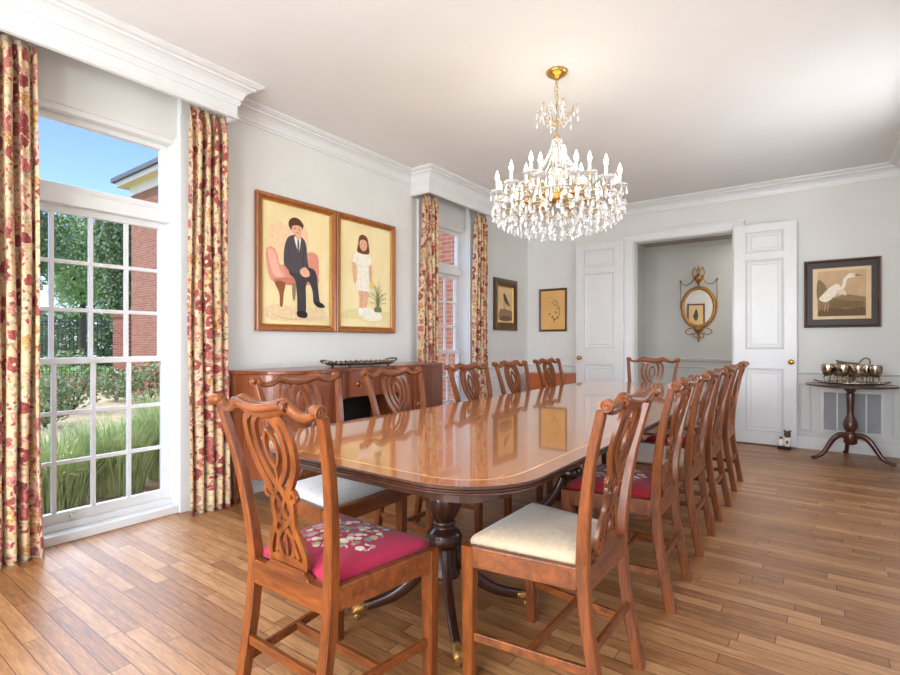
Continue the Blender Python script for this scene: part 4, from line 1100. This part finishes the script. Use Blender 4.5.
def dropmesh(q, x, y, z, L, r, seed=0):
    a0 = seed*1.7; zt = Z(z)
    q.sphere((x,y,zt-.004), .005, 6, 4)
    prof = [(.0005,-.009),(r*.55,-.012),(r*.75,-.018),(r,-L*.62),(r*.6,-L*.85),(.0005,-L)]
    rings = [[(x+rr*cos(a0+2*pi*i/6), y+rr*.6*sin(a0+2*pi*i/6), zt+zz) for i in range(6)] for rr, zz in prof]
    q.quadstrip(rings, smooth=False)
drops.sort(key=lambda d: (CX+d[0])**2+(CY+d[1])**2+(d[2]-1.15)**2)
rot_fix = 0
for i, d in enumerate(drops[:96]):
    q = B(); dropmesh(q, *d, seed=i); q.build('crystal_drop', M['crystal'], cd)
q = B()
for i, d in enumerate(drops[96:]): dropmesh(q, *d, seed=i)
q.build('crystal_drops', M['crystal'], cd, kind='stuff')
for k in range(16):
    a = 2*pi*k/16; q = B()
    for j in range(16):
        t = j/15; R = .03+.17*t**1.6; z = 2.47-.28*t; q.sphere((R*cos(a),R*sin(a),Z(z)), .0062, 6, 4)
    q.build('bead_strand', M['crystal'], cd)
for k in range(12):
    a0, a1 = 2*pi*(k+.35)/12, 2*pi*(k+1.35)/12; q = B()
    for j in range(13):
        t = j/12; a = a0+(a1-a0)*t; z = 2.10-.055*sin(pi*t); q.sphere((.40*cos(a),.40*sin(a),Z(z)), .006, 6, 4)
    q.build('bead_swag', M['crystal'], cd)
for k in range(6):
    a = 2*pi*(k+.5)/6; q = B(); q.sphere((.20*cos(a),.20*sin(a),Z(2.075)), .03, 10, 6, (1.3,1.3,.45))
    q.build('gilt_rosette', M['gilt'], cd)
for R, z, r in ((.40,2.055,.004),(.30,2.045,.004)):
    q = B(); q.tube([(R*cos(2*pi*i/48), R*sin(2*pi*i/48), Z(z)) for i in range(48)], r, 6, closed=True); q.build('basket_ring', M['chandgilt'], cd)

# ------------------------------------------------------------------ garden
GZ = -.3
B().box(-60, -3.72, -40, 60, GZ-.2, GZ).build('ground', M['tanground'], kind='structure')
B().box(-60, -17.6, -40, 60, GZ, GZ+.02).build('lawn', M['lawn'], kind='structure')
B().box(-5.6, -3.72, -6, 6.2, GZ, GZ+.14).build('garden_bed', M['soil'], kind='structure')
# brick wing of the house
bw = empty('brick_house_wing', (-9.8, 6.3, GZ)); tag(bw, 'red brick wing of the house with hipped grey roof seen through the garden window', 'building')
bb = B(); bb.box(-6.15, 6.0, 0.0, .3, 0, 5.7); bb.box(-6.15,-5.85,.3,7,0,5.7); bb.build('brick_wall', M['brick'], bw)
bb = B(); bb.box(-6.19, 6.0, -.04, .0, 5.62, 5.89); bb.build('frieze', M['fascia'], bw)
bb = B(); bb.box(-6.42, 6.0, -.27, 7, 5.89, 5.93); bb.build('soffit', M['soffit'], bw)
bb = B(); bb.box(-6.46, 6.0, -.31, -.27, 5.86, 6.02); bb.box(-6.46,-6.42,-.27,7,5.86,6.02); bb.build('fascia_board', M['fascia'], bw)
bb = B(); bb.box(-6.54, 6.0, -.39, -.31, 5.98, 6.10); bb.box(-6.54,-6.46,-.31,7,5.98,6.10); bb.build('gutter', M['gutter'], bw)
bb = B()
e = [(-6.52,-.37,6.10),(6.0,-.37,6.10),(6.0,3.2,8.6),(-3.0,3.2,8.6),(-6.52,7.1,6.10)]
v = e; bb.ngon([v[0],v[1],v[2],v[3]]); bb.ngon([v[0],v[3],v[4]]); bb.ngon([v[0],v[4],(6.0,7.1,6.10),v[1]]); bb.ngon([v[3],v[2],(6.0,7.1,6.10),v[4]]); bb.ngon([v[1],(6.0,7.1,6.10),v[2]])
bb.build('roof', M['roof'], bw)
# fence with low brick wall, perpendicular to the view
Fd = Vector((-.592,.806)); Rd = Vector((.806,.592))
def gp_(F, u): p = Fd*F + Rd*(F*(u-450)/506.6); return p.x, p.y
ang = math.atan2(Rd.y, Rd.x)
fx, fy = gp_(15.4, 60)
fn = empty('garden_fence', (fx, fy, GZ), ang); tag(fn, 'black iron picket fence on a low brick wall across the garden', 'fence')
bb = B(); bb.box(-4,1.9,-.12,.12,0,.42); bb.build('low_brick_wall', M['brick'], fn)
bb = B()
for z in (.55, 1.95, 2.05): bb.box(-4,1.9,-.015,.015,z,z+.03)
bb.build('rail', M['iron'], fn)
for k in range(48):
    x = -3.9+.12*k; q = B(); q.box(x-.009,x+.009,-.009,.009,.42,2.12); q.build('picket', M['iron'], fn)
fx, fy = gp_(15.3, 124)
pb = empty('brick_pillar', (fx, fy, GZ), ang); tag(pb, 'square brick pillar at the end of the iron garden fence', 'pillar')
bb = B(); bb.box(-.2,.2,-.2,.2,0,2.2); bb.build('shaft', M['brick'], pb)
bb = B(); bb.box(-.25,.25,-.25,.25,2.2005,2.3); bb.build('cap', M['brick'], pb)
def leafcloud(q, c, rad, n, size, rnd):
    for _ in range(n):
        while True:
            p = Vector((rnd.uniform(-1,1), rnd.uniform(-1,1), rnd.uniform(-1,1)))
            if .3 < p.length < 1: break
        p = Vector((p.x*rad[0], p.y*rad[1], p.z*rad[2]))+Vector(c)
        a = Vector((rnd.uniform(-1,1), rnd.uniform(-1,1), rnd.uniform(-1,1))).normalized(); b_ = a.orthogonal().normalized(); s = size*rnd.uniform(.6,1.3)
        q.ngon([p-a*s*.5, p+b_*s*.3, p+a*s*.5, p-b_*s*.3])
def tree(F, u, R, zt, mat, label, seed, trunk=.2):
    rnd = random.Random(seed); x, y = gp_(F, u); t = empty('tree', (x,y,GZ)); tag(t, label, 'tree', 'trees behind the garden fence')
    H = zt-GZ; q = B()
    for _ in range(9):
        a = rnd.uniform(0,2*pi); rr = R*rnd.uniform(0,.6); zz = H*rnd.uniform(.45,.82)
        leafcloud(q, (rr*cos(a), rr*sin(a), zz), (R*.5,R*.5,H*.18), 1000, .17, rnd)
    q.build('foliage', mat, t, recalc=False)
    q = B(); q.tube(cat([(0,0,0),(.1,0,H*.25),(-.05,.1,H*.5),(.05,0,H*.75)],4), [trunk*(1-.06*i) for i in range(13)], 8)
    for k in range(4):
        a = k*1.6; q.tube([(0,0,H*.35+k*.3),(R*.3*cos(a),R*.3*sin(a),H*.55),(R*.5*cos(a),R*.5*sin(a),H*.7)], [trunk*.5,trunk*.35,trunk*.15], 6)
    q.build('trunk', M['trunk'], t)
tree(21, 22, 2.2, 8.2, M['leafdark'], 'dark green tree farthest left beyond the iron fence', 21)
tree(26, 82, 2.4, 9.0, M['leaflight'], 'pale green tree rising behind the middle of the iron fence', 22)
tree(20.5, 120, 1.1, 6.9, M['leafdark'], 'darker tree close beside the brick wing beyond the fence', 23)
tree(40, -20, 4.0, 10.5, M['leafdark'], 'tall dark tree at far left, mostly behind the curtain edge', 24)
tree(38, 90, 4.0, 9.5, M['leafdark'], 'broad dark tree at the back of the lawn', 25)
# hedge at the back of the lawn
hx_, hy_ = gp_(30, 60); q = B(); leafcloud(q, (0,0,1.6), (10,1.0,1.9), 9000, .3, random.Random(5)); hd = q.build('boundary_hedge', M['leafdark'], recalc=False)
hd.location = (hx_, hy_, GZ); hd.rotation_euler = (0,0,ang); tag(hd, 'long dark hedge closing off the lawn behind the trees', 'hedge')
def shrub(F, u, R, H, mat, label, seed, flowers=None, n=700, size=.10, stems=False):
    rnd = random.Random(seed); x, y = gp_(F, u); t = empty('shrub', (x,y,GZ)); tag(t, label, 'shrub', 'shrubs in front of the garden fence')
    q = B(); leafcloud(q, (0,0,H*.55), (R,R,H*.5), n, size, rnd); q.build('foliage', mat, t, recalc=False)
    q = B()
    for k in range(5): q.tube([(0,0,0),(R*.5*cos(k*1.3),R*.5*sin(k*1.3),H*.7)], [.02,.006], 5)
    q.build('stem', M['trunk'], t)
    if flowers:
        q = B(); leafcloud(q, (0,0,H*.6), (R,R,H*.5), 90, .09, rnd); q.build('blossom', flowers, t, recalc=False)
shrub(10.5, 72, .75, 1.25, M['shrubleaf'], 'loose green shrub left of centre in front of the iron fence', 31, None, 900)
shrub(12.5, 117, .45, .75, M['shrubleaf'], 'white flowering shrub at the foot of the brick pillar', 32, M['whitefl'])
shrub(12.0, 148, .65, .95, M['shrubleaf'], 'shrub against the brick wing, nearest to the window edge', 33)
shrub(8.6, 45, .45, .8, M['shrubleaf'], 'small shrub beside the left curtain edge in the garden', 34)
def grassclump(x, y, H, R, n, label, seed):
    rnd = random.Random(seed); q = B()
    for _ in range(n):
        a = rnd.uniform(0,2*pi); r0 = R*.5*sqrt(rnd.random()); lean = rnd.uniform(.2,1.0)*R; hh = H*rnd.uniform(.6,1.05); b0 = Vector((r0*cos(a), r0*sin(a), 0)); a2 = a+rnd.uniform(-.7,.7)
        P = [b0, b0+Vector((lean*.3*cos(a2), lean*.3*sin(a2), hh*.55)), b0+Vector((lean*.75*cos(a2), lean*.75*sin(a2), hh*.9)), b0+Vector((lean*1.15*cos(a2), lean*1.15*sin(a2), hh*.92))]
        w = Vector((-sin(a2+rnd.uniform(-1,1)), cos(a2), 0))*.006
        for i in range(3):
            k0, k1 = 1-i/3.2, 1-(i+1)/3.2
            q.ngon([P[i]-w*k0, P[i]+w*k0, P[i+1]+w*k1, P[i+1]-w*k1])
    o = q.build('ornamental_grass', M['grassblade'], recalc=False); o.location = (x,y,GZ+.14)
    tag(o, label, 'grass', 'clumps of tall grass under the garden window')
for i, (x, y, hgt, lb) in enumerate(((-4.75,.70,.66,'leftmost clump of tall grass, partly behind the left curtain'),(-4.85,1.35,.66,'clump of tall green grass left of the middle of the window'),(-5.0,1.85,.70,'clump of tall green grass right of the middle of the window'),(-5.15,2.4,.86,'tallest feathery grass clump by the right side of the window'))):
    grassclump(x, y, hgt, .42, 900, lb, 40+i)
q = B(); rn = random.Random(9)
for _ in range(60):
    x, y = rn.uniform(-.12,.12), rn.uniform(-.3,.3); q.sphere((x,y,.05+rn.uniform(0,.05)), .014, 6, 4)
o = q.build('pink_flowers', M['pinkfl']); o.location = (-4.35, 1.95, GZ+.13); o['kind'] = 'stuff'; tag(o, 'small pink flowers in the bed below the garden window', 'flowers')

# ------------------------------------------------------------------ light
w = bpy.data.worlds.new('sky'); bpy.context.scene.world = w; w.use_nodes = True; nt = w.node_tree
bg = nt.nodes['Background']; sky = nt.nodes.new('ShaderNodeTexSky'); sky.sky_type = 'NISHITA'; sky.sun_disc = False
sky.sun_elevation = radians(52); sky.sun_rotation = radians(140); sky.air_density = 1.2; sky.dust_density = .6; sky.ozone_density = 3
tint = nt.nodes.new('ShaderNodeMix'); tint.data_type = 'RGBA'; tint.blend_type = 'MULTIPLY'; tint.inputs[0].default_value = 1; tint.inputs[7].default_value = (.74,.78,1.2,1)
nt.links.new(sky.outputs[0], tint.inputs[6]); nt.links.new(tint.outputs[2], bg.inputs[0]); bg.inputs[1].default_value = .16
sun = bpy.data.lights.new('sun', 'SUN'); sun.energy = 1.5; sun.angle = radians(1.5); sun.color = (1,.95,.87); so = bpy.data.objects.new('sun', sun); COL.objects.link(so)
sd = Vector((.0,-.80,1.15)).normalized(); so.rotation_euler = sd.to_track_quat('Z','Y').to_euler(); so.location = (0,-12,15)
def area(name, loc, direction, sx, sy, power, col=(1,1,1)):
    l = bpy.data.lights.new(name, 'AREA'); l.shape = 'RECTANGLE'; l.size = sx; l.size_y = sy; l.energy = power; l.color = col
    o = bpy.data.objects.new(name, l); COL.objects.link(o); o.location = loc; o.rotation_euler = Vector(direction).to_track_quat('-Z','Z').to_euler(); return o
for i, (a, c) in enumerate(BW): area('near_window_fill', ((a+c)/2, YB-.25, 1.5), (0,1,.07), c-a-.1, 2.1, 86, (.93,.97,1))  # fill lights outside the added windows behind the camera
for i, (a, c) in enumerate(RW): area('right_window_fill', (XR+.25, (a+c)/2, 1.5), (-1,0,.12), c-a-.1, 2.1, (11, 44)[i], (.95,.97,1))  # fill lights outside the added right-wall windows, brightening the far end
gl = bpy.data.lights.new('window_glare_fill', 'SUN'); gl.energy = 2.8; gl.angle = radians(48); gl.color = (.74,.87,1); go = bpy.data.objects.new('window_glare_fill', gl); COL.objects.link(go)  # added wide sun lamp, raising window glare on the left floor
go.rotation_euler = Vector((-1,-.05,.80)).normalized().to_track_quat('Z','Y').to_euler(); go.location = (-14,2,12)
p = bpy.data.lights.new('chandelier_glow', 'POINT'); p.energy = 5; p.shadow_soft_size = .30; p.color = (1,.92,.80)
po = bpy.data.objects.new('chandelier_glow', p); COL.objects.link(po); po.location = (CX, CY, 2.30)
p = bpy.data.lights.new('hall_ceiling_light', 'AREA'); p.energy = 7; p.size = .8; p.color = (1,.95,.88); po = bpy.data.objects.new('hall_ceiling_light', p); COL.objects.link(po); po.location = (-.4, 7.4, HZ-.02)
sc = bpy.context.scene; sc.view_settings.view_transform = 'Standard'; sc.view_settings.look = 'None'; sc.view_settings.exposure = 0.93; sc.view_settings.gamma = 1
